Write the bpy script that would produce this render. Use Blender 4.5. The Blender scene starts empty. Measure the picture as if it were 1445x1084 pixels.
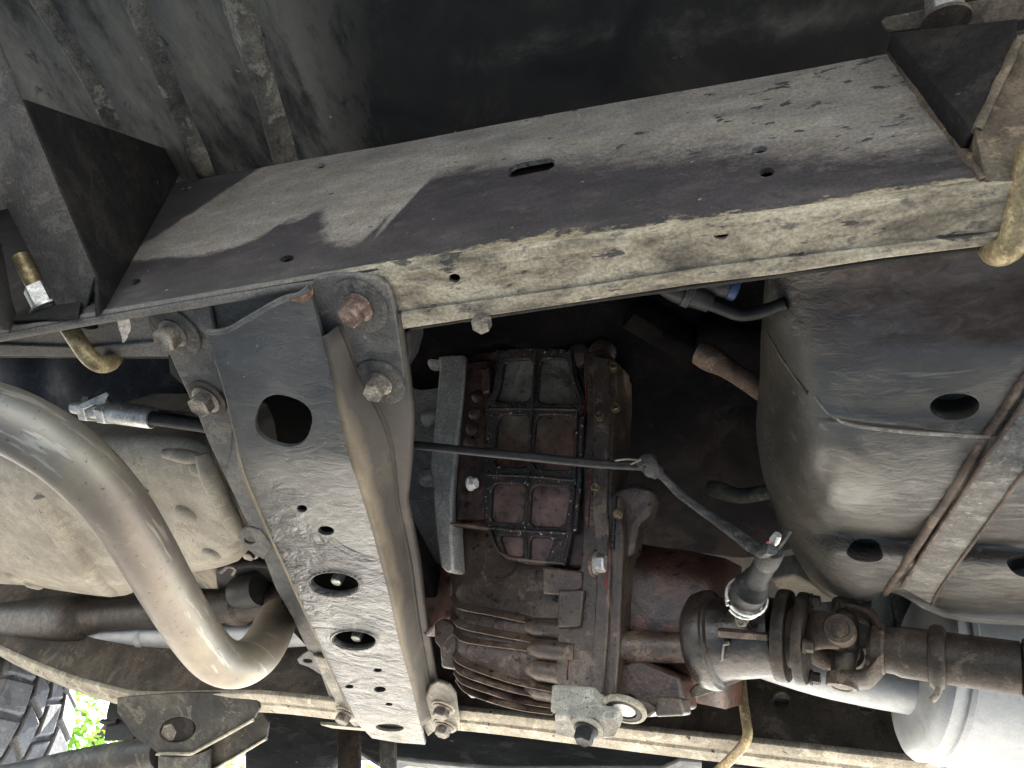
import bpy, bmesh, math, random
import numpy as np
from mathutils import Vector, Matrix, noise
from mathutils.bvhtree import BVHTree
random.seed(7)
sc = bpy.context.scene
rad = math.radians
V = Vector

# ------------------------------------------------------------------ camera
W0, H0, F = 1445.0, 1084.0, 1085.0
CX, CY = W0 / 2, H0 / 2
AX = V((0.89528158, -0.08775692, -0.43677181))      # vehicle axes seen from the camera (right, down, forward)
AY = V((0.34539173, 0.75595907, 0.55608492))
AZ = V((0.28138131, -0.64870996, 0.70710674))
CAM = V((0, 0, 0.11))
cam_d = bpy.data.cameras.new('camera')
cam = bpy.data.objects.new('camera', cam_d)
sc.collection.objects.link(cam)
cam_d.sensor_fit = 'HORIZONTAL'
cam_d.sensor_width = 36.0
cam_d.lens = 36.0 * F / W0
cam_d.clip_start = 0.01
cam_d.clip_end = 500
right = V((AX.x, AY.x, AZ.x)); down = V((AX.y, AY.y, AZ.y)); fwd = V((AX.z, AY.z, AZ.z))
M = Matrix((right, -down, -fwd)).transposed().to_4x4()
M.translation = CAM
cam.matrix_world = M
sc.camera = cam

# ------------------------------------------------------------------ world, sun, exposure
SUN_EL, SUN_AZ = 42.0, -28.0        # azimuth measured from +Y (far side) towards +X
wd = bpy.data.worlds.new('World'); sc.world = wd; wd.use_nodes = True
nt = wd.node_tree
sky = nt.nodes.new('ShaderNodeTexSky'); sky.sky_type = 'NISHITA'; sky.sun_disc = False
sky.sun_elevation = rad(SUN_EL); sky.sun_rotation = rad(SUN_AZ)
bgn = nt.nodes['Background']; bgn.inputs['Strength'].default_value = 0.15
nt.links.new(sky.outputs[0], bgn.inputs[0])
sl = bpy.data.lights.new('sun', 'SUN'); sl.energy = 5.0; sl.angle = rad(0.5); sl.color = (1, .95, .87)
sun = bpy.data.objects.new('sun', sl); sc.collection.objects.link(sun)
sd = V((math.sin(rad(SUN_AZ)) * math.cos(rad(SUN_EL)), math.cos(rad(SUN_AZ)) * math.cos(rad(SUN_EL)), math.sin(rad(SUN_EL))))
sun.rotation_euler = (-sd).to_track_quat('-Z', 'Y').to_euler()
sc.view_settings.view_transform = 'Standard'
sc.view_settings.look = 'None'
sc.view_settings.gamma = 1.0
sc.view_settings.exposure = 3.1
sc.render.engine = 'CYCLES'
sc.cycles.use_denoising = True
sc.cycles.max_bounces = 8
sc.cycles.diffuse_bounces = 5
sc.cycles.glossy_bounces = 4
sc.cycles.caustics_reflective = False

# ------------------------------------------------------------------ helpers
def ray(px, py):
    a, b = px - CX, py - CY
    return V((AX.x * a + AX.y * b + AX.z * F, AY.x * a + AY.y * b + AY.z * F, AZ.x * a + AZ.y * b + AZ.z * F))

def Z(px, py, z):
    d = ray(px, py); return CAM + d * ((z - CAM.z) / d.z)

def Y(px, py, y):
    d = ray(px, py); return CAM + d * ((y - CAM.y) / d.y)

def D(px, py, depth): return CAM + ray(px, py) * (depth / F)

def dep(p): return (p - CAM).dot(fwd)

def PL(px, py, plane, off=0.0):
    pt, n = plane
    d = ray(px, py); t = (pt + n * off - CAM).dot(n) / d.dot(n)
    return CAM + d * t

def plane(pt, n): return (V(pt), V(n).normalized())

def ell(cx, cy, rx, ry, rot=0, n=22, p=2.0):
    o = []
    for i in range(n):
        a = 2 * math.pi * i / n
        c, s = math.cos(a), math.sin(a)
        x = rx * math.copysign(abs(c) ** (2 / p), c); y = ry * math.copysign(abs(s) ** (2 / p), s)
        r = rad(rot)
        o.append((cx + x * math.cos(r) - y * math.sin(r), cy + x * math.sin(r) + y * math.cos(r)))
    return o

def finish(name, bm, mat, parent=None, smooth=True, bevel=0.0, sharp=35, segs=2):
    me = bpy.data.meshes.new(name)
    bm.to_mesh(me); bm.free()
    return finish_me(name, me, mat, parent, smooth, bevel, sharp, segs)

def finish_me(name, me, mat, parent=None, smooth=True, bevel=0.0, sharp=35, segs=2):
    if smooth:
        me.polygons.foreach_set('use_smooth', [True] * len(me.polygons))
        me.set_sharp_from_angle(angle=rad(sharp))
    me.materials.append(mat)
    o = bpy.data.objects.new(name, me)
    sc.collection.objects.link(o)
    if bevel:
        b = o.modifiers.new('bevel', 'BEVEL'); b.width = bevel; b.segments = segs; b.limit_method = 'ANGLE'; b.angle_limit = rad(40)
        b.harden_normals = False
    if parent is not None: adopt(o, parent)
    return o

def adopt(o, parent):
    o.parent = parent
    o.matrix_parent_inverse = Matrix.Translation(-world_loc(parent))

def world_loc(o):
    l = o.location.copy()
    p = o.parent
    if p is not None:
        l = l + world_loc(p) + o.matrix_parent_inverse.translation
    return l

def tag(o, label, cat, group=None):
    o['label'] = label; o['category'] = cat
    if group: o['group'] = group
    return o

def thing(name, label, cat, loc, group=None):
    o = bpy.data.objects.new(name, None); o.empty_display_size = .03
    sc.collection.objects.link(o); o.location = V(loc)
    return tag(o, label, cat, group)

def struct(o):
    o['kind'] = 'structure'; return o

def slab(name, outline, mapf, back, mat, parent=None, holes=(), cuts=(), bevel=.001, sharp=35, jit=0):
    bm = bmesh.new()
    for loop in [outline] + list(holes):
        vs = [bm.verts.new((x + random.uniform(-jit, jit), y + random.uniform(-jit, jit), 0)) for x, y in loop]
        for i in range(len(vs)): bm.edges.new((vs[i - 1], vs[i]))
    bmesh.ops.triangle_fill(bm, use_beauty=True, use_dissolve=False, edges=bm.edges[:], normal=(0, 0, 1))
    for c in cuts:
        bmesh.ops.bisect_plane(bm, geom=bm.verts[:] + bm.edges[:] + bm.faces[:], plane_co=(0, c, 0), plane_no=(0, 1, 0))
    r = bmesh.ops.extrude_face_region(bm, geom=bm.faces[:])
    bk = set(v for v in r['geom'] if isinstance(v, bmesh.types.BMVert))
    for v in bm.verts:
        p = mapf(v.co.x, v.co.y)
        v.co = p + (back(p) if callable(back) else back) if v in bk else p
    bmesh.ops.recalc_face_normals(bm, faces=bm.faces)
    return finish(name, bm, mat, parent, True, bevel, sharp)

def pslab(name, outline, pln, thick, mat, parent=None, holes=(), off=0.0, bevel=.0015, **k):
    return slab(name, outline, lambda x, y: PL(x, y, pln, off), -pln[1] * thick, mat, parent, holes, bevel=bevel, **k)

def zslab(name, outline, z, thick, mat, parent=None, holes=(), bevel=.001, **k):
    return slab(name, outline, lambda x, y: Z(x, y, z), V((0, 0, thick)), mat, parent, holes, bevel=bevel, **k)

def poly3(name, faces, thick, mat, parent=None, bevel=.001):
    """sheet metal folded from 3-D polygons, given a real thickness"""
    bm = bmesh.new()
    cache = {}
    def vv(p):
        k = tuple(round(c, 5) for c in p)
        if k not in cache: cache[k] = bm.verts.new(p)
        return cache[k]
    for f in faces: bm.faces.new([vv(p) for p in f])
    bmesh.ops.triangulate(bm, faces=[f for f in bm.faces if len(f.verts) > 4])
    bmesh.ops.recalc_face_normals(bm, faces=bm.faces)
    o = finish(name, bm, mat, parent, True, 0, 20)
    s = o.modifiers.new('solid', 'SOLIDIFY'); s.thickness = thick; s.offset = 0
    if bevel:
        b = o.modifiers.new('bevel', 'BEVEL'); b.width = bevel; b.segments = 2; b.limit_method = 'ANGLE'; b.angle_limit = rad(50)
    return o

def catmull(pts, n):
    out = []
    P = [pts[0] * 2 - pts[1]] + list(pts) + [pts[-1] * 2 - pts[-2]]
    for i in range(1, len(P) - 2):
        for k in range(n):
            t = k / n
            a, b, c, d = P[i - 1], P[i], P[i + 1], P[i + 2]
            out.append(0.5 * ((2 * b) + (c - a) * t + (2 * a - 5 * b + 4 * c - d) * t * t + (3 * b - a - 3 * c + d) * t ** 3))
    out.append(pts[-1])
    return out

def tube(name, pts, radii, mat, parent=None, seg=20, n=6, wob=0.0, flat=1.0, straight=False, sharp=35):
    pts = [V(p) for p in pts]
    if not hasattr(radii, '__len__'): radii = [radii] * len(pts)
    if straight: path, rr = pts, list(radii)
    else:
        q = catmull([np.array((*p, r)) for p, r in zip(pts, radii)], n)
        path = [V(x[:3]) for x in q]; rr = [float(x[3]) for x in q]
    bm = bmesh.new(); rings = []; up = None
    for i, p in enumerate(path):
        t = (path[min(i + 1, len(path) - 1)] - path[max(i - 1, 0)]).normalized()
        if up is None:
            up = t.orthogonal().normalized()
        up = (up - t * up.dot(t)).normalized()
        sd_ = t.cross(up)
        ring = []
        for k in range(seg):
            a = 2 * math.pi * k / seg
            r = rr[i] * (1 + wob * noise.noise(V((p.x * 60 + k * .7, p.y * 60, p.z * 60))))
            ring.append(bm.verts.new(p + up * math.cos(a) * r + sd_ * math.sin(a) * r * flat))
        rings.append(ring)
    for a, b in zip(rings, rings[1:]):
        for k in range(seg):
            bm.faces.new((a[k], a[(k + 1) % seg], b[(k + 1) % seg], b[k]))
    bm.faces.new(rings[0][::-1]); bm.faces.new(rings[-1])
    bmesh.ops.recalc_face_normals(bm, faces=bm.faces)
    return finish(name, bm, mat, parent, True, 0, sharp)

def lathe(name, p0, axis, prof, mat, parent=None, seg=28, sx=1.0, sy=1.0, up=None, sharp=35, bevel=0):
    """prof: list of (t along axis, radius)"""
    p0 = V(p0); ax = V(axis).normalized()
    u = (V(up) - ax * V(up).dot(ax)).normalized() if up is not None else ax.orthogonal().normalized()
    w = ax.cross(u)
    bm = bmesh.new(); rings = []
    for t, r in prof:
        rings.append([bm.verts.new(p0 + ax * t + u * math.cos(2 * math.pi * k / seg) * r * sx + w * math.sin(2 * math.pi * k / seg) * r * sy) for k in range(seg)])
    for a, b in zip(rings, rings[1:]):
        for k in range(seg): bm.faces.new((a[k], a[(k + 1) % seg], b[(k + 1) % seg], b[k]))
    bm.faces.new(rings[0][::-1]); bm.faces.new(rings[-1])
    bmesh.ops.recalc_face_normals(bm, faces=bm.faces)
    return finish(name, bm, mat, parent, True, bevel, sharp)

def bolt(center, axis, rh, hh, rw, mat, wmat, parent, name='bolt', flange=True, wt=.0025, spin=0.3):
    """hex bolt hanging along axis from center; washer is its sub-part"""
    c = V(center); ax = V(axis).normalized()
    u = ax.orthogonal().normalized(); w = ax.cross(u)
    bm = bmesh.new()
    prof = [(wt * .6, rh * 1.25, 0), (wt + rh * .18, rh * 1.3, 0), (wt + rh * .3, rh * 1.02, 1), (wt + hh * .86, rh * 1.02, 1), (wt + hh, rh * .86, 1), (wt + hh * .97, rh * .66, 0)]
    if not flange: prof = prof[2:]; prof[0] = (wt * .6, rh, 1)
    rings = []
    for t, r, hx in prof:
        ring = []
        for k in range(24):
            a = 2 * math.pi * k / 24 + spin
            rr = r
            if hx:
                am = (2 * math.pi * k / 24) % (math.pi / 3) - math.pi / 6
                rr = r * math.cos(math.pi / 6) / math.cos(am)
                if hx and t >= wt + hh - 1e-6: rr = min(rr, r * 1.0)
            ring.append(bm.verts.new(c + ax * t + u * math.cos(a) * rr + w * math.sin(a) * rr))
        rings.append(ring)
    for a, b in zip(rings, rings[1:]):
        for k in range(24): bm.faces.new((a[k], a[(k + 1) % 24], b[(k + 1) % 24], b[k]))
    bm.faces.new(rings[0][::-1]); bm.faces.new(rings[-1])
    bmesh.ops.recalc_face_normals(bm, faces=bm.faces)
    o = finish(name, bm, mat, parent, True, 0, 25)
    if rw:
        lathe('washer', c, ax, [(-.0005, rw), (wt * .8, rw), (wt, rw * .96), (wt, rw * .5)], wmat, o, seg=32, sharp=30)
    return o

def gridsurf(name, rows, mat, parent=None, back=(0, 0, .05), sub=5, disp=None, sharp=40, bevel=0):
    """smooth skin through a net of 3-D points, closed at the back into a solid"""
    A = np.array([[tuple(p) for p in r] for r in rows], float)
    A = np.array([catmull([A[i, j] for i in range(A.shape[0])], sub) for j in range(A.shape[1])]).transpose(1, 0, 2)
    A = np.array([catmull([A[i, j] for j in range(A.shape[1])], sub) for i in range(A.shape[0])])
    n, m = A.shape[:2]
    bm = bmesh.new()
    back = V(back)
    G = []; B = []
    for i in range(n):
        g = []; b_ = []
        for j in range(m):
            p = V(A[i, j])
            if disp: p = p + disp(p)
            g.append(bm.verts.new(p))
            b_.append(bm.verts.new(p + back) if i in (0, n - 1) or j in (0, m - 1) else None)
        G.append(g); B.append(b_)
    for i in range(n - 1):
        for j in range(m - 1): bm.faces.new((G[i][j], G[i][j + 1], G[i + 1][j + 1], G[i + 1][j]))
    loop = [(0, j) for j in range(m)] + [(i, m - 1) for i in range(1, n)] + [(n - 1, j) for j in range(m - 2, -1, -1)] + [(i, 0) for i in range(n - 2, 0, -1)]
    for (a, b), (c, d) in zip(loop, loop[1:] + loop[:1]):
        bm.faces.new((G[a][b], G[c][d], B[c][d], B[a][b]))
    f = bm.faces.new([B[a][b] for a, b in loop])
    bmesh.ops.triangulate(bm, faces=[f])
    bmesh.ops.recalc_face_normals(bm, faces=bm.faces)
    return finish(name, bm, mat, parent, True, bevel, sharp)

def bvh(o):
    dg = bpy.context.evaluated_depsgraph_get()
    dg.update()
    e = o.evaluated_get(dg); me = e.to_mesh()
    vs = [o.matrix_world @ v.co for v in me.vertices] if o.parent is None else [v.co.copy() for v in me.vertices]
    t = BVHTree.FromPolygons(vs, [tuple(p.vertices) for p in me.polygons])
    e.to_mesh_clear()
    return t

def hit(tree, px, py, lift=0.0):
    d = ray(px, py).normalized()
    p, n, i, t = tree.ray_cast(CAM, d)
    if p is None: return None
    if n.dot(d) > 0: n = -n
    return p + n * lift

def hitn(tree, px, py):
    d = ray(px, py).normalized()
    p, n, i, t = tree.ray_cast(CAM, d)
    if n.dot(d) > 0: n = -n
    return p, n

def ribs_on(name, px, mapf, w, h, n, mat, parent, closed=False):
    """raised rib (rounded box section) that follows a pixel polyline on a surface"""
    pts = [mapf(*p) for p in px]
    nn = V(n).normalized()
    bm = bmesh.new(); rings = []
    N = len(pts)
    for i, p in enumerate(pts):
        t = (pts[min(i + 1, N - 1)] - pts[max(i - 1, 0)]).normalized()
        s = t.cross(nn).normalized()
        rings.append([bm.verts.new(p + s * a * w / 2 + nn * b * h) for a, b in ((-1.25, -.6), (-1.1, 0), (-.8, .8), (-.4, 1), (.4, 1), (.8, .8), (1.1, 0), (1.25, -.6))])
    for a, b in zip(rings, rings[1:]):
        for k in range(8): bm.faces.new((a[k], a[(k + 1) % 8], b[(k + 1) % 8], b[k]))
    bm.faces.new(rings[0][::-1]); bm.faces.new(rings[-1])
    bmesh.ops.recalc_face_normals(bm, faces=bm.faces)
    return finish(name, bm, mat, parent, True, 0, 40)

# ------------------------------------------------------------------ materials
def srgb(*c):
    return tuple(((x / 255) / 12.92 if x / 255 <= .04045 else ((x / 255 + .055) / 1.055) ** 2.4) for x in c) + (1,)

class Mat:
    def __init__(s, name):
        s.m = bpy.data.materials.new(name); s.m.use_nodes = True
        s.t = s.m.node_tree; s.b = s.t.nodes['Principled BSDF']
        s.co = s.t.nodes.new('ShaderNodeTexCoord').outputs['Object']
    def n(s, typ, **k):
        nd = s.t.nodes.new('ShaderNode' + typ)
        for a, v in k.items(): setattr(nd, a, v)
        return nd
    def l(s, a, b): s.t.links.new(a, b)
    def vec(s, scale=(1, 1, 1), rot=(0, 0, 0), loc=(0, 0, 0)):
        mp = s.n('Mapping'); mp.inputs['Scale'].default_value = scale; mp.inputs['Rotation'].default_value = rot; mp.inputs['Location'].default_value = loc
        s.l(s.co, mp.inputs[0]); return mp.outputs[0]
    def noise(s, scale, detail=6, rough=.6, vec=None, dist=0.0):
        nd = s.n('TexNoise'); nd.inputs['Scale'].default_value = scale; nd.inputs['Detail'].default_value = detail
        nd.inputs['Roughness'].default_value = rough; nd.inputs['Distortion'].default_value = dist
        s.l(vec if vec else s.co, nd.inputs['Vector']); return nd.outputs[0]
    def ramp(s, fac, stops, interp='LINEAR'):
        r = s.n('ValToRGB'); r.color_ramp.interpolation = interp
        e = r.color_ramp.elements
        while len(e) < len(stops): e.new(.5)
        for el, (p, c) in zip(e, stops):
            el.position = p; el.color = c if hasattr(c, '__len__') else (c, c, c, 1)
        s.l(fac, r.inputs[0]); return r.outputs[0]
    def mix(s, fac, a, b, mode='MIX'):
        m = s.n('Mix', data_type='RGBA', blend_type=mode)
        if hasattr(fac, 'node'): s.l(fac, m.inputs[0])
        else: m.inputs[0].default_value = fac
        for x, i in ((a, 6), (b, 7)):
            if hasattr(x, 'node'): s.l(x, m.inputs[i])
            else: m.inputs[i].default_value = x
        return m.outputs[2]
    def math(s, op, a, b=0.0, clamp=False):
        m = s.n('Math', operation=op, use_clamp=clamp)
        for x, i in ((a, 0), (b, 1)):
            if hasattr(x, 'node'): s.l(x, m.inputs[i])
            else: m.inputs[i].default_value = x
        return m.outputs[0]
    def sep(s, v=None):
        q = s.n('SeparateXYZ'); s.l(v if v else s.co, q.inputs[0]); return q.outputs
    def curve(s, x, pts, x0, x1, y0, y1):
        """piecewise curve y(x) as a node; returns y in its own units"""
        mr = s.n('MapRange'); mr.inputs[1].default_value = x0; mr.inputs[2].default_value = x1
        s.l(x, mr.inputs[0])
        fc = s.n('FloatCurve'); c = fc.mapping.curves[0]
        q = sorted(((a - x0) / (x1 - x0), (b - y0) / (y1 - y0)) for a, b in pts)
        c.points[0].location = q[0]; c.points[1].location = q[-1]
        for a in q[1:-1]: c.points.new(*a)
        for p in c.points: p.handle_type = 'AUTO_CLAMPED'
        fc.mapping.update()
        s.l(mr.outputs[0], fc.inputs['Value'])
        m2 = s.n('MapRange'); m2.inputs[3].default_value = y0; m2.inputs[4].default_value = y1
        s.l(fc.outputs[0], m2.inputs[0]); return m2.outputs[0]
    def bump(s, fac, strength=.3, dist=.001, prev=None):
        b = s.n('Bump'); b.inputs['Strength'].default_value = strength; b.inputs['Distance'].default_value = dist
        s.l(fac, b.inputs['Height'])
        if prev is not None: s.l(prev, b.inputs['Normal'])
        return b.outputs[0]
    def out(s, col, rough=.5, metal=0.0, nrm=None, spec=.5):
        for x, i in ((col, 'Base Color'), (rough, 'Roughness'), (metal, 'Metallic'), (spec, 'Specular IOR Level')):
            if hasattr(x, 'node'): s.l(x, s.b.inputs[i])
            else: s.b.inputs[i].default_value = x
        if nrm is not None: s.l(nrm, s.b.inputs['Normal'])
        return s.m

def grime(name, a, b, c, scale=14, rough=(.5, .8), metal=0.0, speck=None, speck_scale=180, speck_at=.66, bumps=((90, .4, .002),), stretch=(1, 1, 1), spec=.25, dist=.3, blotch=.55, relief=1.0, grain=.55):
    """three tones broken up by layered noise, sharp-edged dirt patches, specks, uneven gloss and fine relief"""
    m = Mat(name)
    v = m.vec(stretch)
    n1 = m.noise(scale, 9, .62, v, dist)
    col = m.ramp(n1, [(.28, a), (.5, b), (.72, c)])
    n2 = m.noise(scale * 5.5, 6, .7, v)
    col = m.mix(m.ramp(n2, [(.4, 0), (.75, .55)]), col, a)
    nb_ = m.noise(scale * 1.9, 12, .74, m.vec(stretch, (0, 0, 0), (3.1, 1.7, .4)), .5)
    hi = tuple(min(1, x * 1.25) for x in c[:3]) + (1,); lo = tuple(x * .55 for x in a[:3]) + (1,)
    col = m.mix(m.ramp(nb_, [(.545, 0), (.585, blotch)]), col, hi)
    col = m.mix(m.ramp(nb_, [(.385, blotch), (.43, 0)]), col, lo)
    col = m.mix(grain, col, m.ramp(m.noise(420, 3, .6), [(.3, .45), (.5, 1), (.7, 1.6)]), 'MULTIPLY')
    if speck is not None:
        n3 = m.noise(speck_scale, 3, .5, v)
        col = m.mix(m.ramp(n3, [(speck_at, 0), (speck_at + .05, 1)]), col, speck)
    ro = m.mix(m.ramp(nb_, [(.4, 0), (.6, .7)]), m.ramp(n2, [(.3, rough[0]), (.7, rough[1])]), (rough[1],) * 3 + (1,))
    nb = m.bump(nb_, .3, .0016 * relief)
    for sc_, st, di in bumps: nb = m.bump(m.noise(sc_, 5, .65, v), st, di, nb)
    return m.out(col, ro, metal, nb, spec)

M_ = {}
M_['floor'] = grime('floor_undercoat', (.008, .008, .010, 1), (.022, .021, .020, 1), (.085, .075, .06, 1), 9, (.6, .9), speck=(.4, .38, .33, 1), speck_scale=70, speck_at=.72, bumps=((40, .4, .004), (220, .3, .001)), dist=.8, spec=.12)
M_['floor_black'] = grime('floor_black_panel', (.008, .008, .010, 1), (.014, .014, .017, 1), (.055, .05, .042, 1), 7, (.5, .8), speck=(.35, .33, .3, 1), speck_scale=60, speck_at=.73, bumps=((60, .3, .003),), dist=.6, spec=.1)
M_['rib'] = grime('dusty_rib', (.03, .028, .025, 1), (.12, .108, .088, 1), (.26, .235, .185, 1), 16, (.7, .95), bumps=((120, .4, .002),))
M_['bracket'] = grime('bracket_black', (.010, .010, .011, 1), (.017, .016, .016, 1), (.032, .029, .026, 1), 12, (.6, .85), speck=(.12, .10, .08, 1), speck_scale=120, speck_at=.72, bumps=((150, .25, .001),), spec=.12)
M_['bracket_grey'] = grime('bracket_dusty_grey', (.028, .026, .026, 1), (.054, .050, .047, 1), (.095, .087, .076, 1), 9, (.6, .9), bumps=((160, .3, .001),))
M_['bracket_worn'] = grime('bracket_worn_brown', (.035, .029, .024, 1), (.085, .070, .054, 1), (.18, .145, .10, 1), 16, (.6, .9), bumps=((110, .4, .002),))
M_['tan'] = None
M_['alu'] = grime('sand_cast_aluminium', (.26, .25, .235, 1), (.33, .325, .31, 1), (.40, .39, .37, 1), 20, (.45, .65), metal=.25, bumps=((420, .25, .0006),))
M_['pan'] = grime('dirty_cast_aluminium', (.145, .13, .106, 1), (.235, .215, .18, 1), (.32, .295, .25, 1), 10, (.5, .75), metal=.1, blotch=.3, relief=.5, grain=.3, speck=(.12, .10, .08, 1), speck_scale=160, speck_at=.68, bumps=((150, .35, .0015), (600, .2, .0005)))
M_['oily'] = grime('oily_brown_casting', (.014, .009, .008, 1), (.060, .028, .020, 1), (.15, .068, .045, 1), 17, (.18, .5), speck=(.01, .007, .006, 1), speck_scale=90, speck_at=.6, bumps=((140, .5, .002), (500, .3, .0008)), spec=.6)
M_['oily_grey'] = grime('oily_grey_casting', (.020, .014, .011, 1), (.075, .051, .039, 1), (.17, .124, .098, 1), 15, (.16, .5), speck=(.012, .009, .008, 1), speck_scale=110, speck_at=.62, bumps=((160, .5, .002), (500, .3, .0008)), spec=.6)
M_['crust'] = grime('oily_rib_crust', (.006, .005, .005, 1), (.016, .010, .009, 1), (.05, .026, .02, 1), 30, (.15, .45), speck=(.50, .46, .43, 1), speck_scale=280, speck_at=.655, bumps=((260, .8, .003),), spec=.6)
M_['zinc'] = grime('zinc_steel', (.30, .30, .29, 1), (.45, .45, .43, 1), (.58, .58, .55, 1), 60, (.3, .5), metal=.8, bumps=((400, .2, .0004),), relief=.25)
M_['steel'] = grime('dull_bolt_steel', (.06, .055, .05, 1), (.15, .135, .12, 1), (.28, .25, .22, 1), 70, (.35, .6), metal=.6, bumps=((300, .3, .0006),), relief=.25)
M_['rustbolt'] = grime('rusty_bolt', (.05, .03, .025, 1), (.12, .08, .068, 1), (.24, .18, .155, 1), 80, (.45, .7), metal=.35, bumps=((300, .4, .0008),), relief=.25)
M_['brass'] = grime('yellow_zinc_rod', (.10, .075, .045, 1), (.22, .175, .10, 1), (.36, .30, .18, 1), 45, (.35, .6), metal=.5, bumps=((300, .4, .0008),), relief=.25)
M_['washer'] = grime('painted_washer', (.035, .034, .034, 1), (.062, .060, .057, 1), (.12, .11, .10, 1), 50, (.5, .75), metal=.2, bumps=((260, .3, .0006),), relief=.25)
M_['exhaust'] = None
M_['muffler'] = grime('aluminised_muffler', (.24, .255, .27, 1), (.31, .325, .34, 1), (.38, .39, .40, 1), 8, (.4, .6), metal=.45, speck=(.2, .19, .18, 1), speck_scale=60, speck_at=.72, bumps=((200, .1, .0006),), grain=.12, blotch=.25, relief=.3)
M_['shaft'] = grime('driveshaft_rust_black', (.014, .012, .011, 1), (.032, .026, .022, 1), (.075, .058, .047, 1), 20, (.32, .6), metal=.15, bumps=((130, .4, .0015),))
M_['yoke'] = grime('yoke_rust', (.022, .018, .016, 1), (.052, .040, .032, 1), (.12, .088, .064, 1), 26, (.3, .6), metal=.2, bumps=((150, .5, .002),))
M_['black'] = grime('black_rubber', (.008, .008, .009, 1), (.013, .013, .014, 1), (.025, .024, .024, 1), 30, (.35, .6), bumps=((200, .2, .0008),))
M_['tape'] = grime('grey_tape', (.011, .012, .013, 1), (.022, .023, .025, 1), (.06, .06, .062, 1), 45, (.35, .6), bumps=((120, .6, .003),), stretch=(1, 1, 3))
M_['sill'] = grime('sill_black_plastic', (.012, .014, .017, 1), (.022, .025, .029, 1), (.05, .055, .06, 1), 6, (.4, .65), speck=(.2, .2, .2, 1), speck_scale=26, speck_at=.72, bumps=((60, .2, .002),), stretch=(1, 1, 4))
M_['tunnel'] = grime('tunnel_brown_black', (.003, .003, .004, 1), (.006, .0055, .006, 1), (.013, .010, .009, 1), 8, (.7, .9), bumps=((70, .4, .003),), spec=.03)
M_['tyre'] = grime('dusty_tyre', (.035, .034, .034, 1), (.075, .072, .07, 1), (.16, .155, .15, 1), 12, (.6, .85), bumps=((120, .4, .0015),))
M_['tread'] = grime('dusty_sunlit_tread', (.085, .085, .088, 1), (.13, .13, .136, 1), (.19, .19, .195, 1), 14, (.55, .8), bumps=((120, .4, .0015),))  # dusty rubber, paled further in the colour for sun on the blocks
M_['arm'] = grime('arm_black_paint', (.016, .016, .017, 1), (.034, .033, .032, 1), (.10, .09, .075, 1), 12, (.35, .65), bumps=((120, .4, .0015),))
M_['lip'] = grime('far_rail_dusty_lip', (.17, .155, .125, 1), (.30, .275, .225, 1), (.42, .39, .32, 1), 16, (.55, .8), speck=(.04, .035, .03, 1), speck_scale=110, speck_at=.68, bumps=((130, .4, .001),))
M_['farweb'] = grime('far_rail_brown', (.022, .019, .016, 1), (.055, .045, .035, 1), (.12, .10, .08, 1), 12, (.6, .85), bumps=((110, .3, .0015),))
M_['white'] = grime('white_plug', (.6, .6, .58, 1), (.7, .7, .68, 1), (.78, .78, .75, 1), 30, (.4, .6))
M_['redgasket'] = grime('red_sealant', (.02, .006, .005, 1), (.13, .012, .008, 1), (.30, .03, .02, 1), 60, (.3, .5), blotch=.9)
M_['bluehose'] = grime('blue_connector', (.012, .02, .06, 1), (.018, .035, .11, 1), (.03, .06, .16, 1), 60, (.3, .5))
M_['redwire'] = grime('red_wire', (.4, .02, .02, 1), (.5, .03, .03, 1), (.6, .06, .05, 1), 60, (.3, .5))
M_['chalk'] = grime('chalk_mark', (.25, .23, .21, 1), (.55, .52, .49, 1), (.72, .69, .66, 1), 130, (.8, .95), bumps=((300, .6, .001),))
M_['ground'] = grime('ground_concrete', (.36, .335, .29, 1), (.43, .40, .35, 1), (.49, .46, .40, 1), 3, (.8, .95), bumps=((40, .4, .003),))
M_['bark'] = grime('bark', (.05, .035, .025, 1), (.09, .065, .045, 1), (.14, .11, .08, 1), 12, (.8, .95), stretch=(3, 3, .5))
def leafmat():
    m = Mat('leaf'); n1 = m.noise(1.7, 3)
    m.out(m.ramp(n1, [(.3, (.05, .12, .012, 1)), (.55, (.13, .27, .025, 1)), (.75, (.24, .38, .05, 1))]), .5)
    tr = m.n('BsdfTranslucent'); tr.inputs[0].default_value = (.28, .45, .05, 1)
    mx = m.n('MixShader'); mx.inputs[0].default_value = .45
    m.l(m.b.outputs[0], mx.inputs[1]); m.l(tr.outputs[0], mx.inputs[2])
    m.l(mx.outputs[0], m.t.nodes['Material Output'].inputs[0]); return m.m
M_['leaf'] = leafmat()

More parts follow.
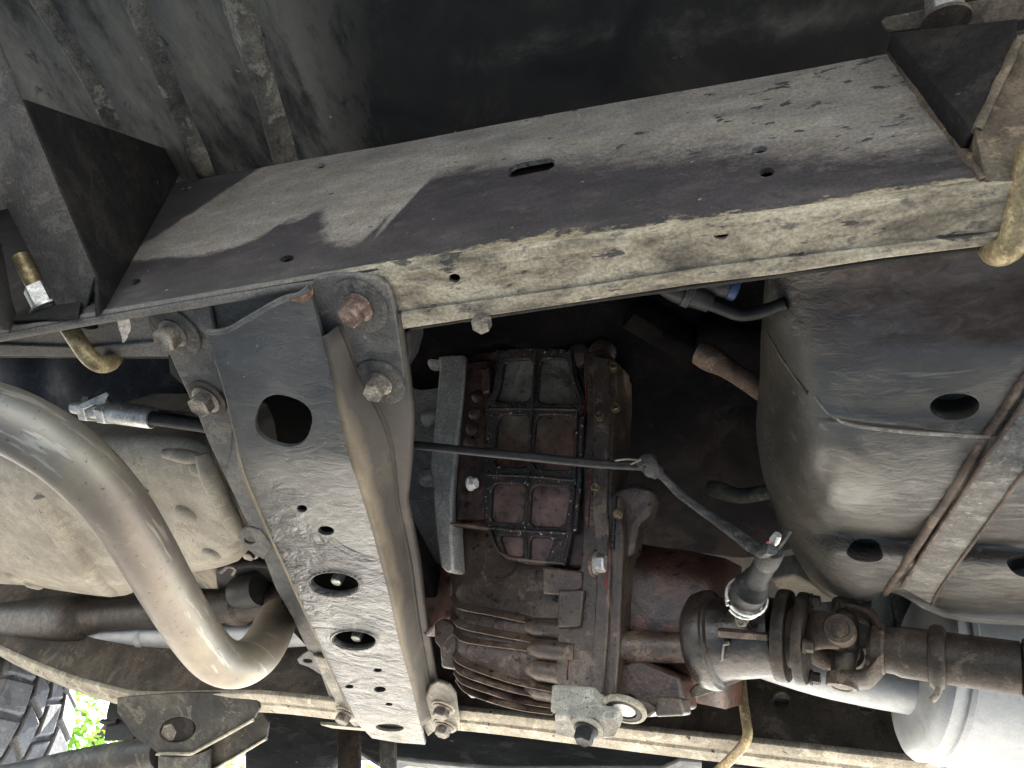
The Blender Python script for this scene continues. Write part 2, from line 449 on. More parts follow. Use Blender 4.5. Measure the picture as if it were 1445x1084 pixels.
def exhaustmat():
    m = Mat('heat_tinted_pipe')
    n1 = m.noise(7, 6, .6, None, .4); n2 = m.noise(120, 5, .7, m.vec((.6, .6, 3)))
    col = m.ramp(n1, [(.3, (.135, .115, .103, 1)), (.5, (.185, .160, .134, 1)), (.7, (.27, .235, .175, 1))])
    col = m.mix(m.ramp(n2, [(.62, 0), (.78, .45)]), col, (.16, .14, .12, 1))
    n3 = m.noise(20, 8, .75, None, .8)
    ns = m.noise(210, 3, .6)
    col = m.mix(m.ramp(ns, [(.64, 0), (.7, .75)]), col, (.07, .05, .038, 1))
    nl = m.noise(30, 4, .6, m.vec((.4, .4, 4), (.5, .3, .9)))
    col = m.mix(m.ramp(nl, [(.6, 0), (.66, .5)]), col, (.42, .39, .34, 1))
    col = m.mix(m.ramp(n3, [(.56, 0), (.6, .5)]), col, (.20, .175, .155, 1))
    return m.out(col, m.mix(m.ramp(n3, [(.45, 0), (.6, 1)]), m.ramp(n2, [(.3, .42), (.7, .58)]), (.5, .5, .5, 1)), .6, m.bump(n2, .18, .0008, m.bump(m.noise(35, 3), .1, .002)))
M_['exhaust'] = exhaustmat()

# rail geometry, needed by its stain material
WEB = plane(Z(560, 375, .55), (.052, -.9986, 0))
WU = V((.9986, .052, 0))
def web_uv(px, py):
    p = PL(px, py, WEB); return (p.dot(WU), p.z)

def railmat():
    m = Mat('frame_rail_stained')
    x, y, z = m.sep()
    u = m.math('ADD', m.math('MULTIPLY', x, .9986), m.math('MULTIPLY', y, .052))
    n1 = m.noise(26, 9, .65, m.vec((.6, 1, 1.3)), .3); n2 = m.noise(75, 6, .7, m.vec((.7, 1, 1.2))); n3 = m.noise(9, 4)
    dust_light = m.ramp(n1, [(.3, (.115, .112, .106, 1)), (.45, (.175, .170, .158, 1)), (.58, (.225, .214, .192, 1)), (.72, (.28, .262, .228, 1))])
    dark = m.ramp(n1, [(.3, (.024, .023, .025, 1)), (.55, (.043, .040, .044, 1)), (.75, (.082, .072, .071, 1))])
    # outline of the oily patch (lower limit of the dusty film), traced along the rail
    ptsp = [(262, 362), (285, 360), (330, 347), (370, 333), (402, 312), (428, 308), (445, 297), (455, 312), (470, 338), (505, 343), (530, 333), (552, 303), (590, 268), (630, 243), (700, 233), (800, 226), (900, 220), (1000, 212), (1100, 214), (1200, 212), (1330, 200)]
    uv = [web_uv(*p) for p in ptsp]
    lim = m.curve(u, uv, -.95, .15, .5, .9)
    n5 = m.noise(190, 5, .7); amp = m.n('MapRange'); amp.inputs[1].default_value = -.55; amp.inputs[2].default_value = -.2; amp.inputs[3].default_value = .022; amp.inputs[4].default_value = .085
    m.l(u, amp.inputs[0])
    wob = m.math('ADD', m.math('MULTIPLY', m.math('SUBTRACT', n2, .5), amp.outputs[0]), m.math('MULTIPLY', m.math('SUBTRACT', n5, .5), .018))
    dz = m.math('ADD', m.math('SUBTRACT', z, lim), wob)
    # the patch edge is crisp at the left and feathers out to the right
    soft = m.n('MapRange'); soft.inputs[1].default_value = -.55; soft.inputs[2].default_value = -.12; soft.inputs[3].default_value = .008; soft.inputs[4].default_value = .05
    m.l(u, soft.inputs[0])
    k = m.math('ADD', m.math('DIVIDE', dz, soft.outputs[0]), .5, True)
    uL = web_uv(262, 300)[0]
    left = m.math('MULTIPLY', m.math('SUBTRACT', m.math('ADD', u, m.math('MULTIPLY', m.math('SUBTRACT', z, .70), -.33)), uL + .0), 140, False)
    left = m.math('ADD', left, m.math('MULTIPLY', m.math('SUBTRACT', n2, .5), 4), True)
    k = m.math('MULTIPLY', k, left)
    film = m.noise(34, 8, .7, m.vec((.5, 1, 1), (0, 0, 0), (2, 1, 0)))
    dust_light = m.mix(m.ramp(film, [(.42, 0), (.66, .6)]), dust_light, (.15, .125, .095, 1))
    fl = m.noise(58, 9, .75, m.vec((.55, 1, 1.1), (0, 0, 0), (1, 4, 2)))
    dark = m.mix(m.ramp(fl, [(.55, 0), (.67, .5)]), dark, (.11, .098, .09, 1))
    dark = m.mix(m.ramp(film, [(.5, 0), (.7, .35)]), dark, (.048, .040, .042, 1))
    col = m.mix(k, dark, dust_light)
    # tan road dust just above the fold
    lowp = [web_uv(*p) for p in [(540, 372), (600, 362), (700, 343), (800, 325), (900, 318), (1000, 303), (1100, 298), (1200, 275), (1300, 262), (1400, 250)]]
    lo = m.curve(u, lowp, -.95, .15, .5, .9)
    kl = m.math('ADD', m.math('MULTIPLY', m.math('ADD', m.math('SUBTRACT', lo, z), m.math('MULTIPLY', wob, .6)), 160), .4, True)
    kl = m.math('MULTIPLY', kl, m.math('GREATER_THAN', m.math('ADD', u, m.math('MULTIPLY', n2, .05)), web_uv(552, 372)[0] + .02))
    tan = m.ramp(n2, [(.28, (.07, .06, .045, 1)), (.45, (.20, .17, .12, 1)), (.7, (.33, .29, .21, 1))])
    col = m.mix(kl, col, tan)
    # dark chips, more of them to the right
    sp = m.noise(70, 4, .6, m.vec((.75, 1, 1.2)))
    th = m.n('MapRange'); th.inputs[1].default_value = -.6; th.inputs[2].default_value = 0; th.inputs[3].default_value = .70; th.inputs[4].default_value = .605
    m.l(u, th.inputs[0])
    col = m.mix(m.math('MULTIPLY', m.math('SUBTRACT', sp, th.outputs[0]), 30, True), col, (.035, .034, .036, 1))
    lg = m.noise(130, 2, .5)
    col = m.mix(m.ramp(lg, [(.73, 0), (.76, .7)]), col, (.36, .34, .30, 1))
    col = m.mix(.6, col, m.ramp(m.noise(380, 4, .65), [(.3, .4), (.5, 1), (.7, 1.6)]), 'MULTIPLY')
    nb = m.bump(n2, .35, .0015); nb = m.bump(m.noise(330, 4), .2, .0006, nb)
    return m.out(col, m.ramp(k, [(0, .55), (1, .82)]), 0, nb, .4)
M_['rail'] = railmat()

def tanmat():
    m = Mat('rail_bottom_road_dust')
    x, y, z = m.sep()
    v = m.vec((.5, 1.4, 1))
    n1 = m.noise(24, 9, .68, v, .6); n2 = m.noise(95, 6, .7, v)
    col = m.ramp(n1, [(.32, (.06, .052, .043, 1)), (.42, (.14, .122, .092, 1)), (.51, (.25, .22, .165, 1)), (.62, (.36, .325, .25, 1)), (.70, (.16, .15, .13, 1))])
    col = m.mix(m.ramp(n2, [(.55, 0), (.64, .85)]), col, (.085, .08, .075, 1))
    col = m.mix(m.ramp(m.noise(75, 4, .6, v), [(.62, 0), (.66, .9)]), col, (.035, .034, .034, 1))
    grey = m.ramp(n1, [(.3, (.075, .07, .066, 1)), (.7, (.15, .14, .13, 1))])
    edge = m.math('ADD', m.math('MULTIPLY', m.math('ADD', x, .375), 22), m.math('MULTIPLY', m.math('SUBTRACT', n1, .5), 3), True)
    col = m.mix(edge, grey, col)
    col = m.mix(.6, col, m.ramp(m.noise(380, 4, .65), [(.3, .4), (.5, 1), (.7, 1.6)]), 'MULTIPLY')
    nb = m.bump(n1, .5, .004); nb = m.bump(n2, .4, .0015, nb)
    return m.out(col, .85, 0, nb, .3)
M_['tan'] = tanmat()

def crossmat():
    m = Mat('scuffed_blue_grey_paint')
    x, y, z = m.sep()
    v = m.vec((.7, 1.5, 1), (0, 0, .18))
    n1 = m.noise(14, 8, .6, None, .3); n2 = m.noise(34, 5, .62, v, 2.2); n3 = m.noise(150, 5, .7, v, 1.2)
    col = m.ramp(n1, [(.3, (.019, .020, .022, 1)), (.5, (.034, .035, .037, 1)), (.7, (.066, .064, .060, 1))])
    # scraped zone towards the middle and the far end
    sc_ = m.math('MULTIPLY', m.math('SUBTRACT', m.math('ADD', y, m.math('MULTIPLY', n1, .12)), .47), 9, True)
    pat = m.ramp(m.noise(11, 4, .6, m.vec((1, 1, 1), (0, 0, 0), (1.3, .2, 0)), .6), [(.40, .12), (.56, 1)])
    sc_ = m.math('MULTIPLY', sc_, pat)
    scr = m.ramp(n2, [(.42, 0), (.5, .25), (.56, 1), (.63, .2)])
    col = m.mix(m.math('MULTIPLY', scr, m.math('MULTIPLY', sc_, .5)), col, (.17, .165, .157, 1))
    col = m.mix(m.math('MULTIPLY', m.ramp(n3, [(.6, 0), (.68, 1)]), m.math('MULTIPLY', sc_, .8)), col, (.015, .015, .016, 1))
    far = m.math('MULTIPLY', m.math('SUBTRACT', y, .83), 10, True)  # far end paled in the colour for daylight glancing off it
    dust_light = m.ramp(n1, [(.3, (.20, .185, .15, 1)), (.7, (.33, .31, .26, 1))])
    col = m.mix(m.math('MULTIPLY', far, .45), col, dust_light)
    col = m.mix(m.ramp(m.noise(240, 2), [(.72, 0), (.76, .7)]), col, (.30, .28, .25, 1))
    nb = m.bump(m.math('MULTIPLY', n2, m.math('ADD', sc_, .08)), 1.0, .009)
    nb = m.bump(n3, .35, .001, nb)
    return m.out(col, m.ramp(n2, [(.35, .25), (.65, .45)]), .0, nb, .7)
M_['cross'] = crossmat()
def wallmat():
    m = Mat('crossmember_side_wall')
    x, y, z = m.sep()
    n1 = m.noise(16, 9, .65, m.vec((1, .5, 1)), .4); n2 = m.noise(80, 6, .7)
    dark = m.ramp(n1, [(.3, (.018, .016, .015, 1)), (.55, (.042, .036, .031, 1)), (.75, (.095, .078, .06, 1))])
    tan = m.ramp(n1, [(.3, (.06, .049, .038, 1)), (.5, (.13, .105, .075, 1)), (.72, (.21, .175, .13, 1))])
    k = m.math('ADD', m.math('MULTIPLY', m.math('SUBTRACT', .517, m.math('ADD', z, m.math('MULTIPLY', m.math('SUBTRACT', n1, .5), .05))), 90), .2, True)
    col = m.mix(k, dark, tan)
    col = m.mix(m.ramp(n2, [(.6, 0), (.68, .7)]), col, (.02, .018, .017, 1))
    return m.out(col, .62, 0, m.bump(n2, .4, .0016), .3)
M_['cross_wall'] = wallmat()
M_['cross_flange'] = grime('crossmember_flange_paint', (.035, .037, .040, 1), (.070, .070, .070, 1), (.13, .12, .105, 1), 16, (.4, .7), speck=(.18, .17, .15, 1), speck_scale=160, speck_at=.7, bumps=((140, .4, .0015),))

def tankmat():
    m = Mat('tank_lumpy_undercoat')
    x, y, z = m.sep()
    v = m.vec((1.0, 2.4, 1.4), (0, 0, .12))
    n1 = m.noise(9, 7, .6, None, .4); n2 = m.noise(60, 6, .68, v, 1.2); n3 = m.noise(280, 4)
    col = m.ramp(n1, [(.3, (.028, .025, .021, 1)), (.55, (.052, .047, .040, 1)), (.75, (.085, .077, .066, 1))])
    rust = m.ramp(n2, [(.3, (.055, .036, .026, 1)), (.55, (.115, .078, .058, 1)), (.75, (.19, .145, .115, 1))])
    k = m.math('ADD', m.math('MULTIPLY', m.math('SUBTRACT', .405, m.math('ADD', y, m.math('MULTIPLY', n1, .02))), 60), 0, True)
    k = m.math('MULTIPLY', k, m.math('MULTIPLY', m.math('ADD', x, m.math('ADD', .045, m.math('MULTIPLY', n1, .03))), 22, True))
    col = m.mix(k, col, rust)
    col = m.mix(m.ramp(m.noise(120, 3), [(.68, 0), (.74, .8)]), col, (.02, .019, .018, 1))
    lump = m.math('MULTIPLY', n2, m.math('SUBTRACT', 1.05, k))
    pm = m.ramp(m.noise(7, 3, .5, m.vec((1, 1, 1), (0, 0, 0), (.7, 2.1, 0))), [(.42, .1), (.6, 1)])
    nb = m.bump(m.math('MULTIPLY', lump, pm), .8, .006); nb = m.bump(n3, .25, .0007, nb)
    scr = m.noise(26, 3, .5, m.vec((.35, 5, 2), (0, 0, .45)))
    col = m.mix(m.ramp(scr, [(.66, 0), (.69, .5)]), col, (.17, .16, .145, 1))
    return m.out(col, m.ramp(n2, [(.3, .26), (.7, .46)]), 0, nb, .75)
M_['tank'] = tankmat()

# ------------------------------------------------------------------ setting: ground
bm = bmesh.new(); bmesh.ops.create_grid(bm, x_segments=2, y_segments=2, size=60)
struct(finish('ground', bm, M_['ground'], smooth=False))

# ------------------------------------------------------------------ floor pan over everything
def box(name, lo, hi, mat, parent=None, bevel=.002):
    bm = bmesh.new(); bmesh.ops.create_cube(bm, size=1)
    lo, hi = V(lo), V(hi)
    for v in bm.verts: v.co = V([lo[i] + (v.co[i] + .5) * (hi[i] - lo[i]) for i in range(3)])
    return finish(name, bm, mat, parent, True, bevel)

fp = thing('floor_pan', 'dusty black cab floor pan with pressed ribs above the frame rail', 'floor pan', (-.5, .1, .86))
ZF = .86
def floor_disp(p):
    return V((0, 0, .006 * noise.noise(p * 5) + .002 * noise.noise(p * 23)))
def floormat():
    m = Mat('floor_undercoat_part_dusty')
    x, y, z = m.sep()
    n1 = m.noise(8, 8, .62, None, .7); n2 = m.noise(45, 7, .72, m.vec((1, .6, 1)), .3); n4 = m.noise(15, 10, .72, m.vec((1.2, .5, 1)), .15)
    blk = m.ramp(n1, [(.3, (.013, .0125, .0125, 1)), (.52, (.024, .022, .020, 1)), (.75, (.06, .053, .043, 1))])
    q = [(Z(px, py, ZF).x, Z(px, py, ZF).y) for px, py in [(600, 86), (680, 80), (760, 68), (840, 54), (930, 47), (1020, 42), (1120, 30), (1230, 12)]]
    mid = m.curve(x, q, -.45, .05, 0, .4)
    d = m.math('ABSOLUTE', m.math('SUBTRACT', m.math('ADD', y, m.math('MULTIPLY', m.math('SUBTRACT', n2, .5), .05)), mid))
    k = m.math('SUBTRACT', 1, m.math('DIVIDE', d, .018), True)
    k = m.math('MULTIPLY', k, m.math('MULTIPLY', m.math('SUBTRACT', n1, .38), 3.0, True))
    k = m.math('MULTIPLY', k, m.math('MULTIPLY', m.math('SUBTRACT', x, q[0][0]), 20, True))
    k = m.math('MULTIPLY', k, m.ramp(m.noise(38, 9, .75, m.vec((.5, 1.3, 1))), [(.38, .08), (.56, 1)]))
    blk = m.mix(m.math('MULTIPLY', k, .9), blk, (.13, .12, .095, 1))
    patch = m.math('MULTIPLY', m.math('SUBTRACT', m.noise(11, 8, .72), .55), 6, True)
    patch = m.math('MULTIPLY', patch, m.math('MULTIPLY', m.math('SUBTRACT', .155, y), 12, True))
    blk = m.mix(m.math('MULTIPLY', patch, .7), blk, (.075, .066, .052, 1))
    dst = m.ramp(n4, [(.32, (.018, .017, .017, 1)), (.43, (.065, .059, .050, 1)), (.55, (.15, .134, .108, 1)), (.72, (.23, .20, .155, 1))])
    dst = m.mix(m.ramp(n2, [(.6, 0), (.68, .8)]), dst, (.018, .017, .018, 1))
    # limit of the dusty part runs back from the rail
    a, b = Z(452, 0, ZF), Z(505, 200, ZF)
    lim = m.math('ADD', m.math('MULTIPLY', m.math('SUBTRACT', y, a.y), (b.x - a.x) / (b.y - a.y)), a.x)
    e = m.math('ADD', m.math('MULTIPLY', m.math('SUBTRACT', x, lim), 16), m.math('ADD', m.math('MULTIPLY', m.math('SUBTRACT', n4, .5), 4), .5), True)
    col = m.mix(e, dst, blk)
    col = m.mix(m.ramp(m.noise(75, 2), [(.76, 0), (.78, .8)]), col, (.30, .28, .25, 1))
    return m.out(col, .8, 0, m.bump(n2, .35, .002, m.bump(n4, .3, .004)), .12)
rows = [[(x, y, ZF) for x in np.linspace(-3.0, 1.3, 12)] for y in np.linspace(-.41, 1.44, 10)]
gridsurf('floor_sheet', rows, floormat(), fp, back=(0, 0, .012), sub=4, disp=floor_disp)
for lo_, hi_ in (((-3.0, -.42, .62), (1.3, -.33, .87)), ((-1.40, 1.37, .72), (1.3, 1.45, .87))):
    box('added_rocker', lo_, hi_, M_['floor_black'], fp, .02)  # added rockers; the unseen near one blocks sky light from that side
def floor_rib(px, w, h, mat=None):
    pts = catmull([Z(x, y, ZF - .001) for x, y in px], 5)
    bm = bmesh.new(); rings = []
    for i, p in enumerate(pts):
        t = (pts[min(i + 1, len(pts) - 1)] - pts[max(i - 1, 0)]).normalized()
        s = t.cross(V((0, 0, 1))).normalized()
        e = min(1, (len(pts) - 1 - i) / 2 + .25)
        ww = w * (1 + .15 * noise.noise(p * 30))
        rings.append([bm.verts.new(p + s * a * ww + V((0, 0, -b * h * e + .004))) for a, b in ((-1.3, -.6), (-1, .05), (-.62, .42), (-.3, .9), (0, 1), (.3, .9), (.62, .42), (1, .05), (1.3, -.6))])
    for a, b in zip(rings, rings[1:]):
        for k in range(8): bm.faces.new((a[k], a[k + 1], b[k + 1], b[k]))
    bmesh.ops.recalc_face_normals(bm, faces=bm.faces)
    o = finish('rib', bm, mat or M_['rib'], fp, True, 0, 60)
    s = o.modifiers.new('solid', 'SOLIDIFY'); s.thickness = .003
    return o
floor_rib([(20, -60), (70, 20), (118, 95), (165, 185), (190, 240)], .013, .013)
floor_rib([(165, -60), (192, 5), (222, 80), (255, 160), (292, 255)], .014, .014)
floor_rib([(310, -60), (335, 10), (362, 90), (385, 160), (408, 250)], .018, .015)
# smooth black panel of the floor, with a shallow dusty ridge
# ------------------------------------------------------------------ near frame rail
fr = thing('frame_rail', 'long near chassis rail with oil stained web and tan dusty bottom across the top', 'frame rail', Z(560, 400, .55))
web_out = [(-260, 330), (-120, 312), (0, 295), (120, 279), (285, 252), (420, 227), (560, 203), (700, 176), (850, 148), (1000, 122), (1130, 99), (1252, 76), (1400, 50), (1640, 8), (2400, -126), (2400, 110), (1500, 246), (1395, 262), (1240, 285), (1080, 306), (900, 330), (740, 352), (560, 375), (400, 401), (240, 428), (100, 452), (-60, 482), (-260, 520)]
web_holes = [[(718, 243), (717, 250), (724, 250), (752, 244), (774, 240), (782, 235), (783, 227), (777, 223), (748, 228), (726, 233), (719, 238)],
             ell(452, 234, 8, 3.6, -10), ell(405, 365, 10, 4.5, -12), ell(190, 398, 9, 3.5, -14), ell(262, 266, 8, 3, -14),
             ell(1072, 211, 11, 5, -8), ell(1082, 243, 11, 6.5, -8)]
slab('web', web_out, lambda x, y: PL(x, y, WEB), V((0, .004, 0)), M_['rail'], fr, web_holes, bevel=0)
fold = [(2400, 110), (1500, 246), (1395, 262), (1240, 285), (1080, 306), (900, 330), (740, 352), (560, 375), (400, 401), (240, 428), (100, 452), (-60, 482), (-200, 508)]
seam = [(-200, 500), (-60, 488), (0, 486), (120, 490), (240, 480), (400, 465), (556, 444), (700, 424), (850, 403), (980, 382), (1100, 367), (1250, 350), (1395, 332), (1560, 312), (2400, 210)]
edge = [(2400, 228), (1560, 328), (1395, 348), (1250, 365), (1100, 388), (980, 402), (850, 422), (700, 445), (556, 467), (400, 490), (240, 504), (120, 504), (0, 503), (-200, 505)]
fold_pts = [PL(x, y, WEB) for x, y in fold]
# bottom face follows the fold of the web
def bottom_map(x, y): return Z(x, y, .5495)
seam_l = [s for s in seam]
slab('bottom_plate', fold[:-1] + [(-200, 512)] + [(x, y + 6) for x, y in seam_l[1:]], bottom_map, V((0, 0, .004)), M_['tan'], fr,
     [ell(641, 393, 8.5, 6.5, -5), ell(1017, 331, 11, 8, -5), ell(66, 464, 8, 5, 5), ell(127, 460, 12, 5, 5)], bevel=.0012)
slab('lip', seam + edge, lambda x, y: Z(x, y, .5468), V((0, 0, .0055)), M_['tan'], fr, bevel=.0014)
# rounded corner between web and bottom, inner wall and top of the box section
tube('corner_bead', [PL(x, y, WEB) + V((0, .0045, .0045)) for x, y in fold[1:-1]], .006, M_['tan'], fr, seg=12, n=4)
iw = [Z(x, y, .552) for x, y in edge[::2]]
poly3('inner_wall', [[a, b, b + V((0, .002, .24)), a + V((0, .002, .24))] for a, b in zip(iw, iw[1:])], .004, M_['bracket'], fr, 0)
tp_ = [(x, y) for x, y in web_out[:15]]
poly3('top_plate', [[PL(x, y, WEB) + V((0, .002, -.004)), PL(x2, y2, WEB) + V((0, .002, -.004)), PL(x2, y2, WEB) + V((0, .085, -.004)), PL(x, y, WEB) + V((0, .085, -.004))] for (x, y), (x2, y2) in zip(tp_, tp_[1:])], .004, M_['bracket'], fr, 0)
def ring_on(name, cx, cy, r, mapf, n, mat, parent, h=.0012, w=.004):
    c = mapf(cx, cy)
    return lathe(name, c - V(n) * .0005, n, [(0, r + w), (h, r + w * .6), (h, r + w * .2), (0, r)], mat, parent, seg=28)
pslab('chalk_mark', [(164, 446), (167, 443), (171, 442), (175, 443), (179, 445), (181, 449), (183, 455), (184, 462), (183, 468), (180, 472), (179, 477), (177, 482), (174, 486), (172, 483), (172, 477), (170, 470), (168, 464), (167, 458), (165, 452)], plane(Z(170, 465, .5485), (0, 0, -1)), .0006, M_['chalk'], fr, bevel=0, jit=.5)
# little square nut under the rail edge
b0 = Z(682, 452, .5465)
lathe('edge_nut', b0, (0, 0, -1), [(0, .0075), (.008, .0075), (.009, .0062)], M_['steel'], fr, seg=6, sharp=20)

# ------------------------------------------------------------------ body mount bracket at the left
def YP(l): return [Y(x, y, yy) for x, y, yy in l]
WY = lambda x, y: PL(x, y, WEB)
bl = thing('body_mount_bracket', 'black folded outrigger bracket on the rail at the left edge', 'bracket', Y(135, 387, .19), 'body mount brackets')
r0, r1 = WY(266, 222), WY(153, 425)
gp = plane(r1, (r0 - r1).cross(V((.12, -1, 0))))
if gp[1].dot(CAM - r1) < 0: gp = (gp[0], -gp[1])
GP = lambda x, y: PL(x, y, gp)
b0, b1, b2, b3, b4 = GP(-30, -10), GP(31, 140), GP(80, 258), GP(135, 390), GP(137, 448)
poly3('side_gusset', [[b1, r0, r1, b4, b3, b2]], .004, M_['bracket'], bl)
sp_ = plane(b3, (b3 - b1).cross(V((1, .05, 0))))
if sp_[1].dot(CAM - b3) < 0: sp_ = (sp_[0], -sp_[1])
Ls = [PL(x, y, sp_) for x, y in ((-110, 60), (0, 268), (45, 357), (88, 445), (103, 461))]
Rs = [b0, b1, b2, b3, PL(122, 440, sp_)]
poly3('bottom_flange', [[Ls[i], Ls[i + 1], Rs[i + 1], Rs[i]] for i in range(len(Ls) - 1)], .004, M_['bracket_grey'], bl)
g2 = plane(Ls[3] + V((-.055, 0, 0)), gp[1])
poly3('outer_gusset', [[PL(x, y, g2) for x, y in ((-120, 200), (-30, 300), (0, 345), (14, 420), (22, 448), (12, 468), (0, 466), (-120, 440))]], .004, M_['bracket_grey'], bl)
bk_ = plane(WY(60, 430) + V((0, -.004, 0)), WEB[1])
poly3('back_plate', [[PL(x, y, bk_) for x, y in ((-140, 200), (-20, 160), (60, 200), (118, 420), (110, 448), (0, 455), (-140, 455))]], .003, M_['bracket'], bl)

# hook bolts
def hook(label, pts, r, stud=None):
    t = thing('hook_bolt', label, 'hook bolt', pts[len(pts) // 2], 'zinc hook bolts')
    tube('rod', pts, r, M_['brass'], t, seg=18, n=6, wob=.02)
    return t
hd = dep(Z(112, 485, .545)) - .014
hk = hook('yellow zinc J hook under the rail beside the white chalk mark',
     [D(30, 362, hd + .01), D(60, 420, hd + .005), D(92, 455, hd), D(112, 485, hd - .004), D(126, 504, hd - .006), D(141, 514, hd - .004), D(154, 512, hd + .006), D(161, 503, hd + .026), D(164, 490, hd + .055)], .0085)
for o in hk.children: o['label'] = 'brassy bent rod'
nutp = D(60, 418, hd + .005); ax = (D(70, 440, hd + .005) - D(45, 390, hd + .008)).normalized()
lathe('nut', nutp - ax * .010, ax, [(0, .0135), (.020, .0135), (.021, .0125)], M_['zinc'], hk, seg=6, sharp=20)
lathe('washer', nutp + ax * .012, ax, [(0, .0165), (.0022, .0165), (.0026, .0155)], M_['zinc'], hk, seg=28)
hd = dep(Z(1395, 348, .55)) - .012
hook('yellow zinc J hook wrapping the rail at the right edge below the bracket',
     [D(1462, 200, hd - .02), D(1448, 250, hd - .014), D(1441, 295, hd - .008), D(1436, 318, hd - .006), D(1431, 338, hd - .005), D(1422, 352, hd - .002), D(1409, 357, hd + .006), D(1400, 350, hd + .022), D(1396, 336, hd + .045)], .0078)

# ------------------------------------------------------------------ body mount bracket at the right
br = thing('body_mount_bracket', 'brown dusty outrigger bracket holding a hex body bolt, top right corner', 'bracket', WY(1390, 258), 'body mount brackets')
g = dict(A=WY(1254, 72), B=WY(1360, 214), C=WY(1393, 260), D=Y(1377, 186, .226), E=Y(1432, 62, .214), T1=Y(1246, 36, .228), T2=Y(1262, 46, .222), T3=Y(1440, 20, .205))
poly3('side_gusset', [[g['T2'], g['A'], g['B'], g['D'], g['E'], Y(1436, 30, .208)]], .004, M_['bracket'], br)
poly3('bottom_flange', [[g['E'], g['D'], WY(1372, 212), g['C'], WY(1428, 262)], [g['E'], WY(1428, 262), Y(1455, 190, .235), Y(1475, 60, .215)]], .004, M_['bracket_worn'], br)
slab('mount_plate', [(1243, 30), (1250, 24), (1310, 12), (1360, 4), (1480, -20), (1490, 25), (1440, 30), (1380, 36), (1320, 40), (1262, 46), (1250, 44)], lambda x, y: PL(x, y, plane(Y(1300, 30, .218), (0, -.35, -.94))), V((0, .002, .005)), M_['bracket_worn'], br, bevel=.0015)
tube('weld_bead', [WY(1256, 72), WY(1280, 106), WY(1305, 142), WY(1332, 176), WY(1360, 214), WY(1392, 258)], .0035, M_['bracket_worn'], br, seg=10, n=8, wob=.5)
tube('weld_bead', [Y(1436, 60, .213), Y(1408, 122, .219), Y(1378, 186, .226)], .0028, M_['bracket_worn'], br, seg=10, n=8, wob=.5)
bn = V((0, -.3, -.95)).normalized()
bd = dep(Y(1337, 27, .215))
lathe('body_bolt', D(1335, 26, bd + .01), D(1328, -40, bd + .02) - D(1335, 26, bd + .01), [(0, .0122), (.0008, .0128), (.045, .0128)], M_['zinc'], br, seg=6, sharp=20, bevel=.0008, up=fwd)
lathe('bolt_washer', D(1335, 30, bd + .01), D(1328, -40, bd + .02) - D(1335, 26, bd + .01), [(0, .0165), (.003, .0165), (.0035, .0155)], M_['bracket_worn'], br, seg=28)

# ------------------------------------------------------------------ crossmember
cmr = thing('crossmember', 'blue grey steel transmission crossmember with round holes bolted between both rails', 'crossmember', Z(450, 700, .50))
zk = [(380, .537), (430, .533), (470, .530), (560, .516), (650, .502), (850, .503), (950, .512), (1060, .522)]
def zp(y):
    for (a, b), (c, d) in zip(zk, zk[1:]):
        if y <= c: return b + (d - b) * max(0, (y - a)) / (c - a)
    return zk[-1][1]
def cmap(x, y): return Z(x, y, zp(y))
PLe = [(291, 467), (309, 525), (322, 569), (336, 628), (345, 670), (376, 743), (411, 819), (447, 899), (468, 945), (483, 976), (505, 1022), (525, 1042)]
PRe = [(440, 423), (463, 508), (477, 575), (493, 647), (502, 670), (525, 746), (548, 834), (564, 907), (583, 976), (593, 1020), (600, 1051)]
plate_out = PLe + [(560, 1048)] + PRe[::-1] + [(438, 404), (430, 412), (418, 420), (396, 425), (370, 437), (346, 452), (325, 464), (306, 469)]
holes = [ell(400, 594, 40, 35, 18, 28, 2.5), ell(472, 824, 34, 16, 3, 28), ell(500, 903, 30, 12.5, 3, 28), ell(426, 718, 7.5, 5, 5), ell(460, 749, 11.5, 6.5, 5), ell(533, 946, 6, 2.6), ell(493, 969, 6, 2.7), ell(536, 973, 8.5, 4), ell(549, 994, 5, 2.2), ell(550, 1027, 20, 5.5, 3)]
slab('bottom_plate', plate_out, cmap, V((0, 0, .004)), M_['cross'], cmr, holes, cuts=[450, 480, 510, 540, 565, 590, 615, 640, 665, 700, 780, 860, 900, 930, 960, 990], bevel=.0014, sharp=25)
# pressed rims of the two oval holes
for (hx, hy, rx, ry) in ((472, 824, 34, 16), (500, 903, 30, 12.5)):
    e = [cmap(x, y) + V((0, 0, .001)) for x, y in ell(hx, hy, rx + 1.5, ry + 1, 3, 28)]
    bm = bmesh.new()
    c = sum(e, V()) / len(e)
    r1_ = [bm.verts.new(c + (p - c) * 1.22 + V((0, 0, .002))) for p in e]
    r2_ = [bm.verts.new(c + (p - c) * 1.06 + V((0, 0, -.0028))) for p in e]
    r3_ = [bm.verts.new(c + (p - c) * 1.0 + V((0, 0, -.0022))) for p in e]
    r4_ = [bm.verts.new(c + (p - c) * .985 + V((0, 0, .006))) for p in e]
    for A_, B_ in ((r1_, r2_), (r2_, r3_), (r3_, r4_), (r4_, r1_)):
        for k in range(28): bm.faces.new((A_[k - 1], A_[k], B_[k], B_[k - 1]))
    bmesh.ops.recalc_face_normals(bm, faces=bm.faces)
    finish('hole_rim', bm, M_['cross'], cmr, True, 0, 50)
def interp(pts3):
    q = sorted(((p.y, p.x) for p in pts3)); ys = [a for a, b in q]; xs = [b for a, b in q]
    return lambda yy: float(np.interp(yy, ys, xs))
pLf = interp([cmap(*p) for p in PLe]); pRf = interp([cmap(*p) for p in PRe])
